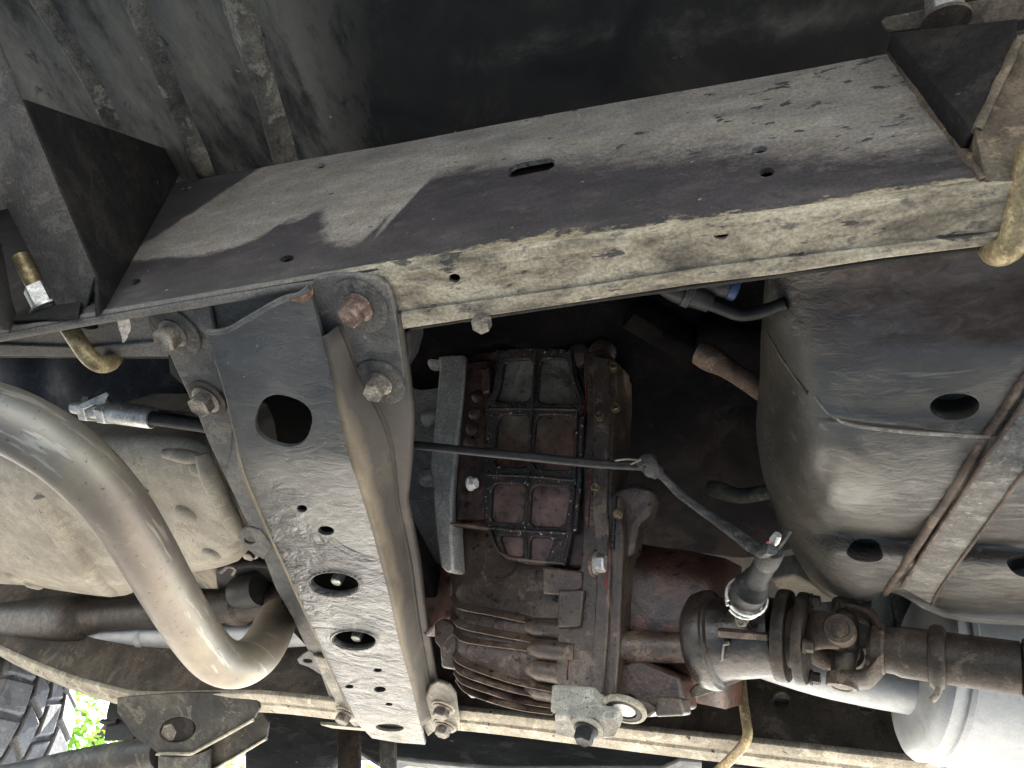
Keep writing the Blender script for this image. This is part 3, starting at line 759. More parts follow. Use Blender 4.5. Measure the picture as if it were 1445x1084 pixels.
zf_ = [(cmap(*p).y, cmap(*p).z) for p in PRe]; zYf = lambda yy: float(np.interp(yy, [a for a, b in zf_], [b for a, b in zf_]))
ZFL = .5435
FR = [(553, 412), (560, 453), (568, 508), (573, 542), (579, 582), (577, 647), (573, 690), (567, 735), (575, 780), (583, 823), (596, 884), (613, 960), (622, 985)]
FL = [(212, 453), (236, 495), (255, 536), (280, 589), (294, 625), (316, 670), (350, 742), (373, 790), (388, 830), (411, 869), (430, 910), (453, 953), (468, 995), (480, 1020)]
fRf = interp([Z(*p, ZFL) for p in FR]); fLf = interp([Z(*p, ZFL) for p in FL])
yA, yB = .262, .90
st = np.linspace(yA, yB, 44)
secR = []; secL = []
for yy in st:
    x0, z0 = pRf(yy), zYf(yy)
    xo = max(fRf(yy), x0 + .018)
    ff = min(1, max(0, (yy - .30) / .10)); ff = ff * ff * (3 - 2 * ff); zz_ = ZFL + .0028 * (1 - ff)
    xt = x0 + .008 * (1 - ff) + .45 * (xo - x0) * ff
    bow = 0
    secR.append([(x0 - .001, yy, z0 + .0005), (x0 + .0025, yy, z0 + .003), (xt - .001 + bow, yy, zz_ - .004), (xt + .004, yy, zz_), (xo - .001, yy, zz_), (xo, yy, zz_ + .001), (xo, yy, zz_ + .004)])
    x0 = pLf(yy)
    xo = min(fLf(yy), x0 - .012); xt = x0 - .008 * (1 - ff) + .45 * (xo - x0) * ff
    secL.append([(x0 + .001, yy, z0 + .0005), (x0 - .0025, yy, z0 + .003), (xt + .001, yy, zz_ - .004), (xt - .004, yy, zz_), (xo + .001, yy, zz_), (xo, yy, zz_ + .001), (xo, yy, zz_ + .004)])
def skin(name, sec, mat):
    bm = bmesh.new(); G = [[bm.verts.new(p) for p in s] for s in sec]
    for a, b in zip(G, G[1:]):
        for k in range(len(a) - 1): bm.faces.new((a[k], a[k + 1], b[k + 1], b[k]))
    bmesh.ops.recalc_face_normals(bm, faces=bm.faces)
    o = finish(name, bm, mat, cmr, True, 0, 50)
    s = o.modifiers.new('solid', 'SOLIDIFY'); s.thickness = .003; s.offset = -1
    return o
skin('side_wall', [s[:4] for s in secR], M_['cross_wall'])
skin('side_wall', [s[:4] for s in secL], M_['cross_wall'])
zslab('bolt_flange', [(440, 398), (448, 392), (470, 388), (505, 388), (530, 393), (546, 404), (553, 418), (560, 453), (568, 508), (573, 542), (577, 566), (575, 590), (555, 600), (530, 606), (505, 610), (488, 590), (470, 545), (452, 470)], ZFL - .0006, .005, M_['cross_flange'], cmr, [], bevel=.0016)
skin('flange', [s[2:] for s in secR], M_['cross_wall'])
zslab('bolt_flange', [(214, 446), (222, 436), (240, 431), (270, 430), (296, 432), (312, 520), (330, 590), (325, 640), (316, 670), (294, 625), (280, 589), (255, 536), (236, 495), (218, 465)], ZFL - .0006, .005, M_['cross_flange'], cmr, bevel=.0016)
skin('flange', [s[2:] for s in secL], M_['cross_flange'])
# ears with holes on the left flange
zslab('ear', [(372, 790), (352, 778), (340, 768), (335, 757), (340, 748), (352, 743), (368, 748), (384, 770)], ZFL - .001, .004, M_['cross_flange'], cmr, [ell(352, 763, 8, 5, 10)])
zslab('ear', [(452, 952), (436, 942), (422, 937), (419, 931), (426, 925), (436, 918), (448, 926), (462, 945)], ZFL - .001, .004, M_['cross_flange'], cmr, [ell(434, 933, 7, 3, 5)])
# curled corners at the cut near end
tube('curled_edge', [cmap(293, 470) + V((0, 0, .002)), cmap(305, 471) + V((0, 0, .002)), cmap(325, 466) + V((0, 0, .002)), cmap(347, 453) + V((0, 0, .002)), cmap(397, 425) + V((0, 0, .002)), cmap(420, 419) + V((0, 0, .002)), cmap(436, 408) + V((0, 0, .002))], .0028, M_['cross_flange'], cmr, seg=10)
pslab('torn_edge', [(405, 423), (420, 418), (433, 410), (439, 402), (441, 415), (434, 424), (420, 427)], plane(cmap(420, 420) + V((0, 0, -.001)), (0, -.5, -.86)), .002, grime('orange_rust', (.04, .022, .015, 1), (.12, .06, .035, 1), (.22, .13, .08, 1), 90, (.7, .9), bumps=((200, .6, .002),)), cmr, bevel=.0006, jit=1)
# far end tabs
M_['pitted2'] = grime('dusty_end_tab', (.06, .056, .05, 1), (.14, .13, .11, 1), (.26, .24, .20, 1), 18, (.4, .65), bumps=((150, .4, .001),))
zslab('end_tab', [(596, 990), (606, 968), (618, 962), (634, 968), (643, 980), (648, 1018), (648, 1030), (638, 1036), (616, 1030), (604, 1040), (598, 1030)], .530, .005, M_['pitted2'], cmr, bevel=.002)
zslab('end_tab', [(440, 925), (470, 985), (484, 1012), (500, 1026), (512, 1024), (505, 1000), (486, 970), (462, 930)], .537, .005, M_['pitted2'], cmr, bevel=.002)
dn = V((0, 0, -1))
bolt(Z(508, 431, ZFL - .001), (-.03, -.06, -1), .0098, .017, .0240, M_['rustbolt'], M_['washer'], cmr, spin=.2)
bolt(Z(538, 538, ZFL - .001), (-.02, -.05, -1), .0090, .017, .0230, M_['steel'], M_['washer'], cmr, spin=.5)
bolt(Z(248, 467, ZFL - .001), (-.02, -.06, -1), .0108, .017, .0262, M_['steel'], M_['washer'], cmr, spin=.8)
bolt(Z(294, 561, ZFL - .001), (-.02, -.05, -1), .0115, .015, .0205, M_['steel'], M_['bracket_worn'], cmr, spin=.05)
for (x, y) in ((626, 997), (628, 1023)):
    bolt(Z(x, y, .5298), (0, 0, -1), .0105, .013, .0165, M_['steel'], M_['lip'], cmr, spin=.4)
bolt(Z(488, 1005, .535), (0, 0, -1), .011, .014, .017, M_['steel'], M_['lip'], cmr, spin=.4)
for (x, y, zz) in ((473.5, 823, .512), (501.5, 903, .517)):
    lathe('mount_stud', Z(x, y, zz) + V((0, 0, .07)), (0, 0, -1), [(0, .0068), (.066, .0068), (.069, .0064), (.070, .005)], M_['zinc'], cmr, seg=18)
zslab('hole_darkener', [(380, 730), (560, 740), (650, 905), (610, 965), (480, 965), (400, 880)], .575, .03, M_['tunnel'], cmr, bevel=.004)  # added dark sheet so the plate holes look black
# bracket stubs of the rail that stick out beside the crossmember
for lab, pts in (('dark folded rail bracket tip behind the left crossmember flange', [(237, 500), (246, 506), (262, 545), (256, 543), (240, 528)]), ('dark rail bracket tip right of the crossmember under the rail edge', [(562, 470), (577, 468), (580, 500), (572, 528), (566, 530)])):
    tag(zslab('rail_bracket', pts, .546 if pts[0][0] < 400 else .548, .03, M_['bracket'], None, bevel=.002), lab, 'bracket', 'rail bracket tips')

# ------------------------------------------------------------------ gearbox adapter, cast grey
TP = plane(Y(770, 490, .5), (0, -.866, -.5))
TN = TP[1]
tr = thing('gearbox_housing', 'clean grey cast gearbox rear housing with bolt flange right of the crossmember', 'gearbox', PL(620, 800, TP))
rows = []
for y in (480, 520, 580, 640, 700, 760, 810, 850):
    rows.append([PL(x, y, TP, -.045 - .00002 * abs(x - 575) ** 1.5 * .1 - .02 * ((y - 600) / 250) ** 2) for x in (470, 520, 560, 590, 620, 640)])
gridsurf('case', rows, M_['alu'], tr, back=(0, .12, .06), sub=3)
pslab('bolt_flange', [(617, 503), (640, 500), (654, 500), (655, 515), (652, 560), (646, 610), (641, 660), (637, 700), (637, 750), (640, 806), (630, 808), (622, 800), (615, 760), (610, 700), (611, 690), (606, 660), (610, 620), (616, 560), (620, 515)], TP, .03, M_['alu'], tr, off=.004, bevel=.003)
for x, y, r in ((612, 512, .0115), (603, 591, .0125), (599, 674, .0125)):
    c = PL(x, y, TP, -.012)
    lathe('bolt_boss', c + V((-.006, 0, 0)), (1, 0, 0), [(0, r * .45), (.003, r * .8), (.008, r), (.03, r), (.032, r * .9)], M_['alu'], tr, seg=20)

# ------------------------------------------------------------------ transfer case
tc = thing('transfer_case', 'oil soaked brown transfer case with ribbed cover and cooling fins in the centre', 'transfer case', PL(800, 1000, TP))
cover = [(655, 500), (690, 494), (735, 490), (790, 492), (845, 492), (866, 512), (866, 560), (858, 640), (852, 700), (852, 760), (848, 802), (800, 800), (748, 796), (712, 788), (703, 770), (697, 748), (645, 742), (638, 735), (640, 680), (646, 620), (652, 560)]
pslab('ribbed_cover', cover, TP, .07, M_['oily'], tc, off=-.006, bevel=.003)
tpm = lambda x, y: PL(x, y, TP, -.0055)
cells = [[(712, 508), (752, 506), (749, 566), (698, 568), (706, 545)], [(762, 506), (800, 506), (810, 556), (816, 570), (757, 570)],
         [(702, 585), (748, 585), (744, 660), (696, 658)], [(756, 585), (812, 586), (808, 664), (750, 662)],
         [(694, 682), (742, 684), (738, 738), (692, 736)], [(750, 684), (806, 688), (796, 744), (746, 742)],
         [(704, 755), (738, 757), (738, 786), (714, 783)], [(748, 757), (782, 759), (772, 792), (746, 790)]]
m_grey = grime('oily_cell_grey', (.06, .054, .045, 1), (.20, .185, .155, 1), (.32, .30, .255, 1), 12, (.35, .6), bumps=((140, .4, .0015),))
m_pink = grime('oily_cell_pinkish', (.04, .026, .023, 1), (.16, .105, .095, 1), (.27, .19, .17, 1), 15, (.25, .5), bumps=((140, .4, .0015),), spec=.5)
m_warm = grime('oily_cell_brown', (.022, .011, .008, 1), (.13, .058, .037, 1), (.26, .13, .085, 1), 19, (.2, .5), bumps=((140, .4, .0015),), spec=.5)
def cellmat():
    m = Mat('oily_cover_cells')
    x, y, z = m.sep()
    n1 = m.noise(24, 8, .65, None, .4); n2 = m.noise(150, 6, .7); n3 = m.noise(10, 4)
    t = m.math('ADD', m.math('MULTIPLY', m.math('SUBTRACT', .80, z), 5.6), m.math('MULTIPLY', m.math('SUBTRACT', n3, .5), .9), True)
    base = m.ramp(t, [(.12, (.22, .205, .17, 1)), (.34, (.125, .085, .06, 1)), (.6, (.14, .070, .047, 1)), (.85, (.19, .115, .098, 1))])
    col = m.mix(1.0, base, m.ramp(n1, [(.3, .22), (.48, .9), (.7, 1.8)]), 'MULTIPLY')
    col = m.mix(m.ramp(n2, [(.55, 0), (.68, .8)]), col, (.012, .008, .007, 1))
    return m.out(col, m.ramp(n1, [(.35, .2), (.65, .5)]), 0, m.bump(n2, .4, .0015, m.bump(n1, .4, .003)), .6)
cmat = [cellmat()] * 8
def chaikin(p, n=2):
    for _ in range(n):
        q = []
        for a, b in zip(p, p[1:] + p[:1]):
            q += [(a[0] * .88 + b[0] * .12, a[1] * .88 + b[1] * .12), (a[0] * .12 + b[0] * .88, a[1] * .12 + b[1] * .88)]
        p = q
    return p
rc = [chaikin(c) for c in cells]
for c, mm in zip(rc, cmat):
    cx0 = sum(p[0] for p in c) / len(c); cy0 = sum(p[1] for p in c) / len(c)
    pslab('cover_cell', [(cx0 + (x - cx0) * 1.1, cy0 + (y - cy0) * 1.1) for x, y in c], TP, .004, mm, tc, off=-.0020, bevel=0)
lat = [(700, 494), (757, 490), (808, 493), (815, 530), (824, 560), (826, 576), (820, 590), (819, 640), (816, 690), (809, 740), (798, 798), (745, 796), (712, 788), (702, 772), (696, 750), (684, 738), (682, 680), (686, 600), (684, 572), (694, 552), (700, 525)]
pslab('rib_lattice', lat, TP, .012, M_['crust'], tc, rc, off=.0045, bevel=.003)
for r in ([(757, 498), (753, 540), (752, 576), (748, 620), (746, 668), (743, 710), (741, 748), (743, 788)],
          [(806, 500), (810, 535), (819, 560), (820, 574), (815, 582), (814, 620), (812, 676), (808, 712), (803, 748), (793, 790)],
          [(690, 577), (752, 577), (818, 578)], [(688, 670), (746, 672), (811, 678)], [(692, 745), (741, 749), (803, 752)]):
    q = [(float(a[0]), float(a[1])) for a in catmull([np.array(p, float) for p in r], 4)]
    ribs_on('cover_rib', q, lambda x, y: PL(x, y, TP, .004), .0035, .0025, TN, M_['crust'], tc)
q = [(640, 740), (652, 741), (665, 742), (680, 744), (694, 746), (700, 765), (708, 780), (722, 788), (750, 792), (800, 797)]
ribs_on('cover_rib', q, lambda x, y: PL(x, y, TP, -.002), .004, .008, TN, M_['oily_grey'], tc)
# left foot of the cover, with boss rows
pslab('cover_foot', [(657, 510), (690, 506), (692, 560), (686, 620), (684, 735), (645, 736), (645, 680), (650, 600)], TP, .03, M_['oily'], tc, off=-.001, bevel=.003)
pslab('cover_lug', [(678, 520), (690, 518), (690, 552), (681, 556)], TP, .02, M_['oily_grey'], tc, off=.006, bevel=.002)
for x, y in ((676, 560), (672, 585), (668, 606), (664, 625), (660, 700), (662, 720)):
    lathe('foot_boss', PL(x, y, TP, -.004), TN, [(0, .009), (.004, .0085), (.0055, .006)], M_['oily'], tc, seg=14)
bolt(PL(661, 683, TP, .006), (1, -.1, 0), .0068, .009, 0, M_['white'], None, tc, name='white_bolt', spin=.2)
# split flange between the case halves
pslab('case_flange', [(822, 498), (848, 492), (866, 505), (868, 560), (864, 640), (862, 700), (876, 700), (880, 760), (876, 850), (872, 930), (868, 985), (830, 990), (790, 985), (783, 960), (786, 880), (800, 840), (818, 800), (822, 740), (822, 660), (826, 590)], TP, .06, M_['oily_grey'], tc, off=.004, bevel=.003)
pslab('case_flange', [(836, 500), (860, 505), (862, 560), (858, 640), (856, 720), (862, 800), (858, 880), (850, 980), (832, 980), (838, 880), (842, 800), (836, 720), (838, 620)], TP, .02, M_['oily_grey'], tc, off=.010, bevel=.002)
for l in ([(828, 545), (824, 600), (820, 660), (817, 720)], [(836, 640), (833, 690), (830, 745)], [(858, 760), (856, 830)], [(803, 915), (800, 960)]):
    q = [(float(a[0]), float(a[1])) for a in catmull([np.array(p, float) for p in l], 4)]
    ribs_on('sealant_bead', q, lambda x, y: PL(x, y, TP,   .0042 if x < 834 else .0105), .0013, .0009, TN, M_['redgasket'], tc)
for l in ([(822, 590), (820, 650), (817, 700), (812, 750)], [(842, 610), (840, 660), (836, 700)], [(868, 700), (866, 740), (864, 775)], [(845, 725), (842, 760)]):
    q = [(float(a[0]), float(a[1])) for a in catmull([np.array(p, float) for p in l], 5)]
    ribs_on('crusted_seam', q, lambda x, y: PL(x, y, TP, .0045), .005, .0035, TN, M_['crust'], tc)
M_['dullbrass'] = grime('dull_brass_bolt', (.04, .03, .02, 1), (.13, .10, .06, 1), (.30, .25, .16, 1), 120, (.3, .55), metal=.5, relief=.2)
for x, y in ((846, 589), (841, 689), (869, 577), (866, 520), (872, 726)):
    bolt(PL(x, y, TP, .012), (.25, -.8, -.45), .0044, .008, 0, M_['dullbrass'], None, tc, spin=.4)
for x, y in ((852, 500), (820, 505)):
    lathe('top_boss', PL(x, y, TP, -.01), TN, [(0, .016), (.011, .015), (.013, .012)], M_['oily_grey'], tc, seg=18)
# finned sump below the cover
def SO(x, y, o): return PL(x, y, TP, o)
sump = []
for y, o, xl in ((735, -.03, 641), (765, -.028, 641), (800, -.024, 640), (840, -.018, 640), (880, -.012, 641), (915, -.008, 643), (945, -.012, 646), (968, -.022, 652), (985, -.045, 668)):
    sump.append([SO(xl - 3, y, o - .05), SO(xl, y, o - .02), SO(xl + 8, y, o - .005), SO(xl + 40, y, o), SO(720, y, o + .002), SO(760, y, o + .004), SO(800, y + 8, o + .004)])
so = gridsurf('sump', sump, M_['oily_grey'], tc, back=(0, .06, .05), sub=4)
st_ = bvh(so)
for ln, w, h in (([(641, 838), (652, 852), (700, 862), (750, 872), (790, 878)], .0026, .011), ([(641, 866), (655, 880), (700, 890), (750, 899), (790, 905)], .0026, .010),
                 ([(643, 888), (656, 900), (690, 906), (740, 912), (790, 920)], .0026, .008), ([(644, 918), (655, 930), (690, 944), (735, 958), (784, 968)], .0022, .011), ([(645, 930), (656, 944), (690, 957), (735, 970), (784, 979)], .0022, .011),
                 ([(646, 942), (658, 957), (690, 969), (735, 983), (784, 991)], .0022, .011), ([(648, 953), (662, 970), (692, 982), (735, 994), (784, 1001)], .0022, .010)):
    q = [(float(a[0]), float(a[1])) for a in catmull([np.array(p, float) for p in ln], 4)]
    pts = [hit(st_, x, y) or SO(x, y, -.03) for x, y in q]
    it = iter(pts)
    ribs_on('cooling_fin', q, lambda x, y: next(it), w, h, (0, -.45, -.9), M_['oily_grey'], tc)
for x, y in ((765, 888), (770, 918), (768, 948), (765, 985)):
    p = hit(st_, x, min(y, 975)) or SO(x, y, -.02)
    lathe('fin_boss', p + V((.035, 0, 0)), (-1, -.05, 0), [(0, .012), (.04, .011), (.052, .007), (.055, .003)], M_['oily_grey'], tc, seg=16)
gl = SO(632, 930, -.015)
pslab('sump_lug', [(612, 880), (626, 872), (640, 880), (644, 905), (640, 945), (622, 942), (620, 915), (612, 905)], TP, .03, M_['oily_grey'], tc, off=-.02, bevel=.003)
pslab('front_output', [(586, 800), (612, 795), (640, 806), (640, 860), (620, 880), (600, 900), (586, 880)], TP, .05, M_['oily'], tc, off=-.04, bevel=.005)
# blocks on the flange
pslab('flange_block', [(766, 800), (822, 806), (820, 832), (790, 840), (766, 838)], TP, .03, M_['oily_grey'], tc, off=.008, bevel=.002)
pslab('flange_block', [(788, 832), (824, 832), (818, 884), (786, 886)], TP, .03, M_['oily_grey'], tc, off=.011, bevel=.002)
M_['pitted'] = grime('pitted_bright_casting', (.16, .15, .13, 1), (.31, .295, .26, 1), (.42, .40, .36, 1), 22, (.5, .75), speck=(.11, .10, .088, 1), speck_scale=420, speck_at=.6, bumps=((300, .6, .0015),))
pslab('bottom_lug', [(778, 966), (840, 970), (852, 985), (868, 995), (856, 1012), (800, 1010), (776, 1006)], TP, .05, M_['pitted'], tc, off=.012, bevel=.003)
pslab('mount_foot', [(782, 1008), (870, 1012), (876, 1024), (866, 1042), (820, 1046), (784, 1038)], plane(SO(826, 1025, .01), (0, -.3, -.95)), .012, M_['pitted'], tc, bevel=.002)
bolt(PL(828, 1026, plane(SO(826, 1025, .01), (0, -.3, -.95))), (0, -.1, -1), .0095, .014, .017, M_['black'], M_['pitted'], tc, spin=.2)
# drain eye with pale plug
dp = PL(880, 1004, TP, .006)
lathe('drain_eye', dp, (0, -.05, -1), [(-.005, .0215), (-.002, .0225), (0, .0218), (.0005, .0182), (-.004, .018), (-.006, .017)], M_['lip'], tc, seg=36)
lathe('drain_seal', dp + V((0, 0, .002)), (0, -.05, -1), [(-.005, .0180), (.002, .0176), (.0022, .0128), (-.002, .0124)], M_['black'], tc, seg=36)
lathe('drain_plug', dp + V((0, 0, .002)), (0, -.05, -1), [(-.005, .0122), (.0005, .0118), (.0012, .011)], M_['white'], tc, seg=36)
pslab('drain_lug', [(846, 985), (868, 990), (905, 985), (930, 1000), (916, 1012), (860, 1014), (846, 1008)], TP, .04, M_['oily_grey'], tc, off=-.004, bevel=.003)
bolt(PL(838, 795, TP, .012), (1, -.1, -.05), .0095, .012, .014, M_['zinc'], M_['rustbolt'], tc, name='side_bolt', spin=.3)
# rear half: neck, lug and tail housing
pslab('rear_lug', [(858, 690), (890, 682), (918, 688), (924, 700), (915, 726), (900, 742), (894, 780), (876, 790), (858, 780)], TP, .03, M_['oily_grey'], tc, off=-.012, bevel=.005)
rows = []
for y, o in ((762, -.065), (778, -.045), (800, -.032), (840, -.028), (880, -.028), (905, -.035), (935, -.045), (975, -.06)):
    rows.append([SO(868, y, o), SO(895, y + 4, o - .004), SO(930, y + 10, o - .008), SO(975, y + 16, o - .012), SO(1005, y + 22, o - .018), SO(1024, y + 26, o - .035)])
gridsurf('rear_housing', rows, M_['oily'], tc, back=(0, .08, .05), sub=4)
b0, b1 = SO(872, 913, -.018), SO(984, 914, -.024)
tube('detent_boss', [b0, b0.lerp(b1, .5), b1], [.0165, .0155, .0145], M_['oily_grey'], tc, seg=20, n=3)
bolt(b1, (1, 0, 0), .0065, .008, 0, M_['brass'], None, tc)
pslab('rear_foot', [(868, 935), (905, 930), (960, 955), (965, 985), (968, 1002), (920, 1008), (890, 985), (872, 985)], TP, .05, M_['oily'], tc, off=-.012, bevel=.004)
pslab('rear_foot_lug', [(925, 982), (962, 985), (966, 1010), (924, 1012)], TP, .03, M_['oily_grey'], tc, off=0, bevel=.003)
# ------------------------------------------------------------------ output housing and drive shaft
AXD = (Z(1445, 942, .528) - Z(1110, 895, .548)).normalized()
o_c = Z(1110, 897, .548)
def at_x(px):      # point on the shaft axis near pixel column px
    best = min((abs(0), 0),)
    lo, hi = -.6, .6
    for _ in range(40):
        mid = (lo + hi) / 2; p = o_c + AXD * mid - CAM
        q = V((p.dot(V((AX.x, AY.x, AZ.x))), p.dot(V((AX.y, AY.y, AZ.y))), p.dot(V((AX.z, AY.z, AZ.z)))))
        if CX + F * q.x / q.z < px: lo = mid
        else: hi = mid
    return mid
xs = at_x
M_['tail'] = grime('tail_housing_wet_black', (.008, .007, .0065, 1), (.020, .016, .014, 1), (.055, .044, .038, 1), 18, (.16, .42), bumps=((120, .5, .002),), spec=.7)
oh = thing('output_housing', 'dark oily round tail housing carrying the speed sensor', 'output housing', o_c + AXD * xs(1040))
AXH = (o_c - Z(1000, 903, .5485)).normalized()
lathe('barrel', o_c, AXH, [(xs(975), 0.0232), (xs(977), 0.0402), (xs(985), 0.0464), (xs(1000), 0.0487), (xs(1008), 0.0479), (xs(1012), 0.0409), (xs(1030), 0.0386), (xs(1090), 0.0371), (xs(1098), 0.0355), (xs(1100), 0.0232)], M_['tail'], oh, seg=48, up=(0, -.5, -.85))
lathe('flange_step', o_c, AXH, [(xs(998), 0.0448), (xs(1000), 0.0452), (xs(1012), 0.0444), (xs(1016), 0.0386)], M_['tail'], oh, seg=48)
ztop = o_c + AXH * xs(1050)
pt = plane(ztop + V((0, -.6, -.8)) * .0395, (0, -.6, -.8))
pslab('raised_pad', [(1010, 890), (1085, 896), (1086, 905), (1012, 900)], pt, .01, M_['oily_grey'], oh, off=.002, bevel=.002)
pslab('raised_pad', [(1020, 905), (1030, 905), (1030, 912), (1022, 912), (1020, 935), (1014, 935)], pt, .01, M_['tail'], oh, off=.003, bevel=.002)
pslab('brace_plate', [(965, 985), (985, 984), (1010, 975), (1068, 952), (1075, 948), (1060, 942), (980, 968)], plane(o_c + V((0, .02, -.03)), (0, -.5, -.86)), .003, M_['tail'], oh, bevel=.0006)

ds = thing('drive_shaft', 'rusty brown rear drive shaft with universal joint running off to the right', 'drive shaft', o_c + AXD * xs(1300))
lathe('flange', o_c, AXD, [(xs(1098), 0.0216), (xs(1099), 0.0422), (xs(1101), 0.0429), (xs(1113), 0.0429), (xs(1116), 0.0419), (xs(1116), 0.0216)], M_['shaft'], ds, seg=44)
lathe('flange', o_c, AXD, [(xs(1126), 0.0216), (xs(1127), 0.0414), (xs(1129), 0.0422), (xs(1138), 0.0422), (xs(1141), 0.0411), (xs(1145), 0.0216)], M_['shaft'], ds, seg=44)
lathe('pilot', o_c, AXD, [(xs(1112), 0.0289), (xs(1130), 0.0289)], M_['yoke'], ds, seg=30)
lathe('tube', o_c, AXD, [(xs(1240), 0.0101), (xs(1241), 0.0197), (xs(1262), 0.0202), (xs(1272), 0.0220), (xs(1310), 0.0220), (xs(1312), 0.0252), (xs(1318), 0.0273), (xs(1328), 0.0273), (xs(1334), 0.0252), (xs(1336), 0.0220), (xs(1440), 0.0220), (xs(1442), 0.0197), (xs(1444), 0.0244), (xs(1470), 0.0252), (xs(1475), 0.0218), (xs(1475) + .4, 0.0218)], M_['shaft'], ds, seg=36)
# yokes: two forks at right angles holding a cross
jc = o_c + AXD * xs(1192)
tl = AXD
e1 = V((.12, -.62, -.78)); e1 = (e1 - tl * e1.dot(tl)).normalized(); e2 = tl.cross(e1).normalized()
ea = (e1 * .80 + e2 * -.60).normalized(); eb = (e1 * .60 + e2 * .80).normalized()
def fork(base_t, d, sgn, mat):
    """fork arms from a hub at base_t reaching the joint centre on both sides of direction d"""
    w = tl.cross(d).normalized()
    for s in (-1, 1):
        bm = bmesh.new(); rings = []
        hub = o_c + tl * base_t
        stn = [(hub + d * s * .010, .018, .014), (hub.lerp(jc, .3) + d * s * .026, .019, .009), (hub.lerp(jc, .65) + d * s * .031, .017, .0075), (jc + d * s * .032, .0155, .0075), (jc + tl * sgn * -.011 + d * s * .031, .010, .0065)]
        C_ = catmull([np.array((*p, a, b)) for p, a, b in stn], 5)
        for q in C_:
            p = V(q[:3])
            rings.append([bm.verts.new(p + w * math.cos(a) * q[3] + d * math.sin(a) * q[4]) for a in [2 * math.pi * k / 16 for k in range(16)]])
        for a, b in zip(rings, rings[1:]):
            for k in range(16): bm.faces.new((a[k], a[(k + 1) % 16], b[(k + 1) % 16], b[k]))
        bm.faces.new(rings[0][::-1]); bm.faces.new(rings[-1])
        bmesh.ops.recalc_face_normals(bm, faces=bm.faces)
        fk = finish('yoke_arm', bm, mat, ds, True, 0, 50)
        lathe('bearing_cap', jc + d * s * .029, d * s, [(0, .0138), (.010, .0138), (.0115, .0128), (.0115, .009), (.0105, .008), (.0112, .004)], M_['yoke'], fk, seg=26)
fork(xs(1140), ea, 1, M_['yoke'])
fork(xs(1246), eb, -1, M_['yoke'])
for d in (ea, eb): tube('joint_cross', [jc - d * .029, jc, jc + d * .029], [.010, .0125, .010], M_['shaft'], ds, seg=16, n=3)
lathe('weld_collar', o_c, AXD, [(xs(1225), 0.0158), (xs(1232), 0.0207), (xs(1246), 0.0224), (xs(1250), 0.0211)], M_['yoke'], ds, seg=30)
for k in range(4):
    a = k * math.pi / 2 + .5
    p = o_c + AXD * xs(1141) + (ea * math.cos(a) + eb * math.sin(a)) * .035
    bolt(p, AXD, .0055, .008, 0, M_['shaft'], None, ds)
cl = o_c + AXD * xs(1322)
tube('clamp_tail', [cl + V((0, .004, -.024)), cl + V((-.003, .010, -.030)), cl + V((-.007, .015, -.032))], .0028, M_['steel'], ds, seg=10)

# ------------------------------------------------------------------ speed sensor and harness
sn = thing('speed_sensor', 'black plug with silver clip rings plugged into the output housing', 'sensor', Z(1047, 860, .52))
s0, s1 = Z(1049, 850, .522), Z(1090, 778, .508)
sx = (s1 - s0).normalized(); L_ = (s1 - s0).length
lathe('connector', s0, sx, [(-.012, .010), (-.004, .0125), (.004, .0128), (.010, .0148), (.030, .0150), (.033, .0115), (.036, .0135), (.039, .0108), (.042, .0125), (.045, .0100), (.048, .0115), (.052, .0095), (L_, .0088), (L_ + .003, .0078)], M_['black'], sn, seg=28, sharp=28)
for t, r in ((.001, .0150), (.012, .0172)):
    c = s0 + sx * t; u = sx.orthogonal().normalized(); w = sx.cross(u)
    tube('clip_ring', [c + (u * math.cos(a) + w * math.sin(a)) * r for a in [2 * math.pi * k / 24 for k in range(24)]], .0016, M_['zinc'], sn, seg=8, n=1)
lathe('sleeve', s0 + sx * (L_ - .020), sx, [(0, .0092), (.002, .0098), (.018, .0094), (.020, .0086)], M_['tape'], sn, seg=22)
pslab('bracket', [(1036, 858), (1058, 860), (1057, 876), (1052, 885), (1042, 885), (1037, 876)], pt, .003, M_['pan'], sn, off=.006, bevel=.001)
bolt(PL(1047, 875, pt, .0065), pt[1], .0042, .004, 0, M_['steel'], None, sn)
tube('wire', [s1 + sx * -.004, s1 + sx * .006, s1 + sx * .008 + V((-.006, 0, .004))], .0013, M_['redwire'], sn, seg=8)
tube('lead', [s1 + sx * -.004, s1 + sx * .012 + V((.004, 0, .004)), s1 + sx * .022 + V((.006, .002, .010))], .0032, M_['black'], sn, seg=8)
tube('lock_tab', [s1 + sx * .012 + V((-.003, 0, -.002)), s1 + sx * .018 + V((-.003, 0, .0)), s1 + sx * .024 + V((-.002, 0, .002))], [.002, .004, .003], M_['zinc'], sn, seg=10)
tag(tube('wire_harness', [Z(905, 655, .575), Z(930, 668, .575), Z(962, 699, .57), Z(1003, 729, .56), Z(1042, 756, .535), Z(1072, 778, .51), Z(1090, 776, .495)], [.0036, .0034, .0038, .0042, .0050, .0048, .004], M_['tape'], seg=18, n=8, wob=.25),
    'grey taped wiring harness leading down to the sensor plug', 'harness')
tag(tube('shift_cable', [Z(470, 620, .575), Z(560, 626, .575), Z(640, 634, .573), Z(740, 644, .571), Z(840, 654, .572), Z(912, 658, .575)], [.0042] * 5 + [.0042], M_['black'], seg=16),
    'thin straight black cable crossing in front of the ribbed cover', 'cable')
ck = thing('cable_clip', 'small wire clip and tape at the end of the straight cable', 'clip', Z(900, 655, .57))
tube('wire_loop', [Z(868, 650, .568), Z(885, 648, .567), Z(900, 650, .566), Z(890, 655, .566), Z(905, 648, .565)], .0009, M_['steel'], ck, seg=8)
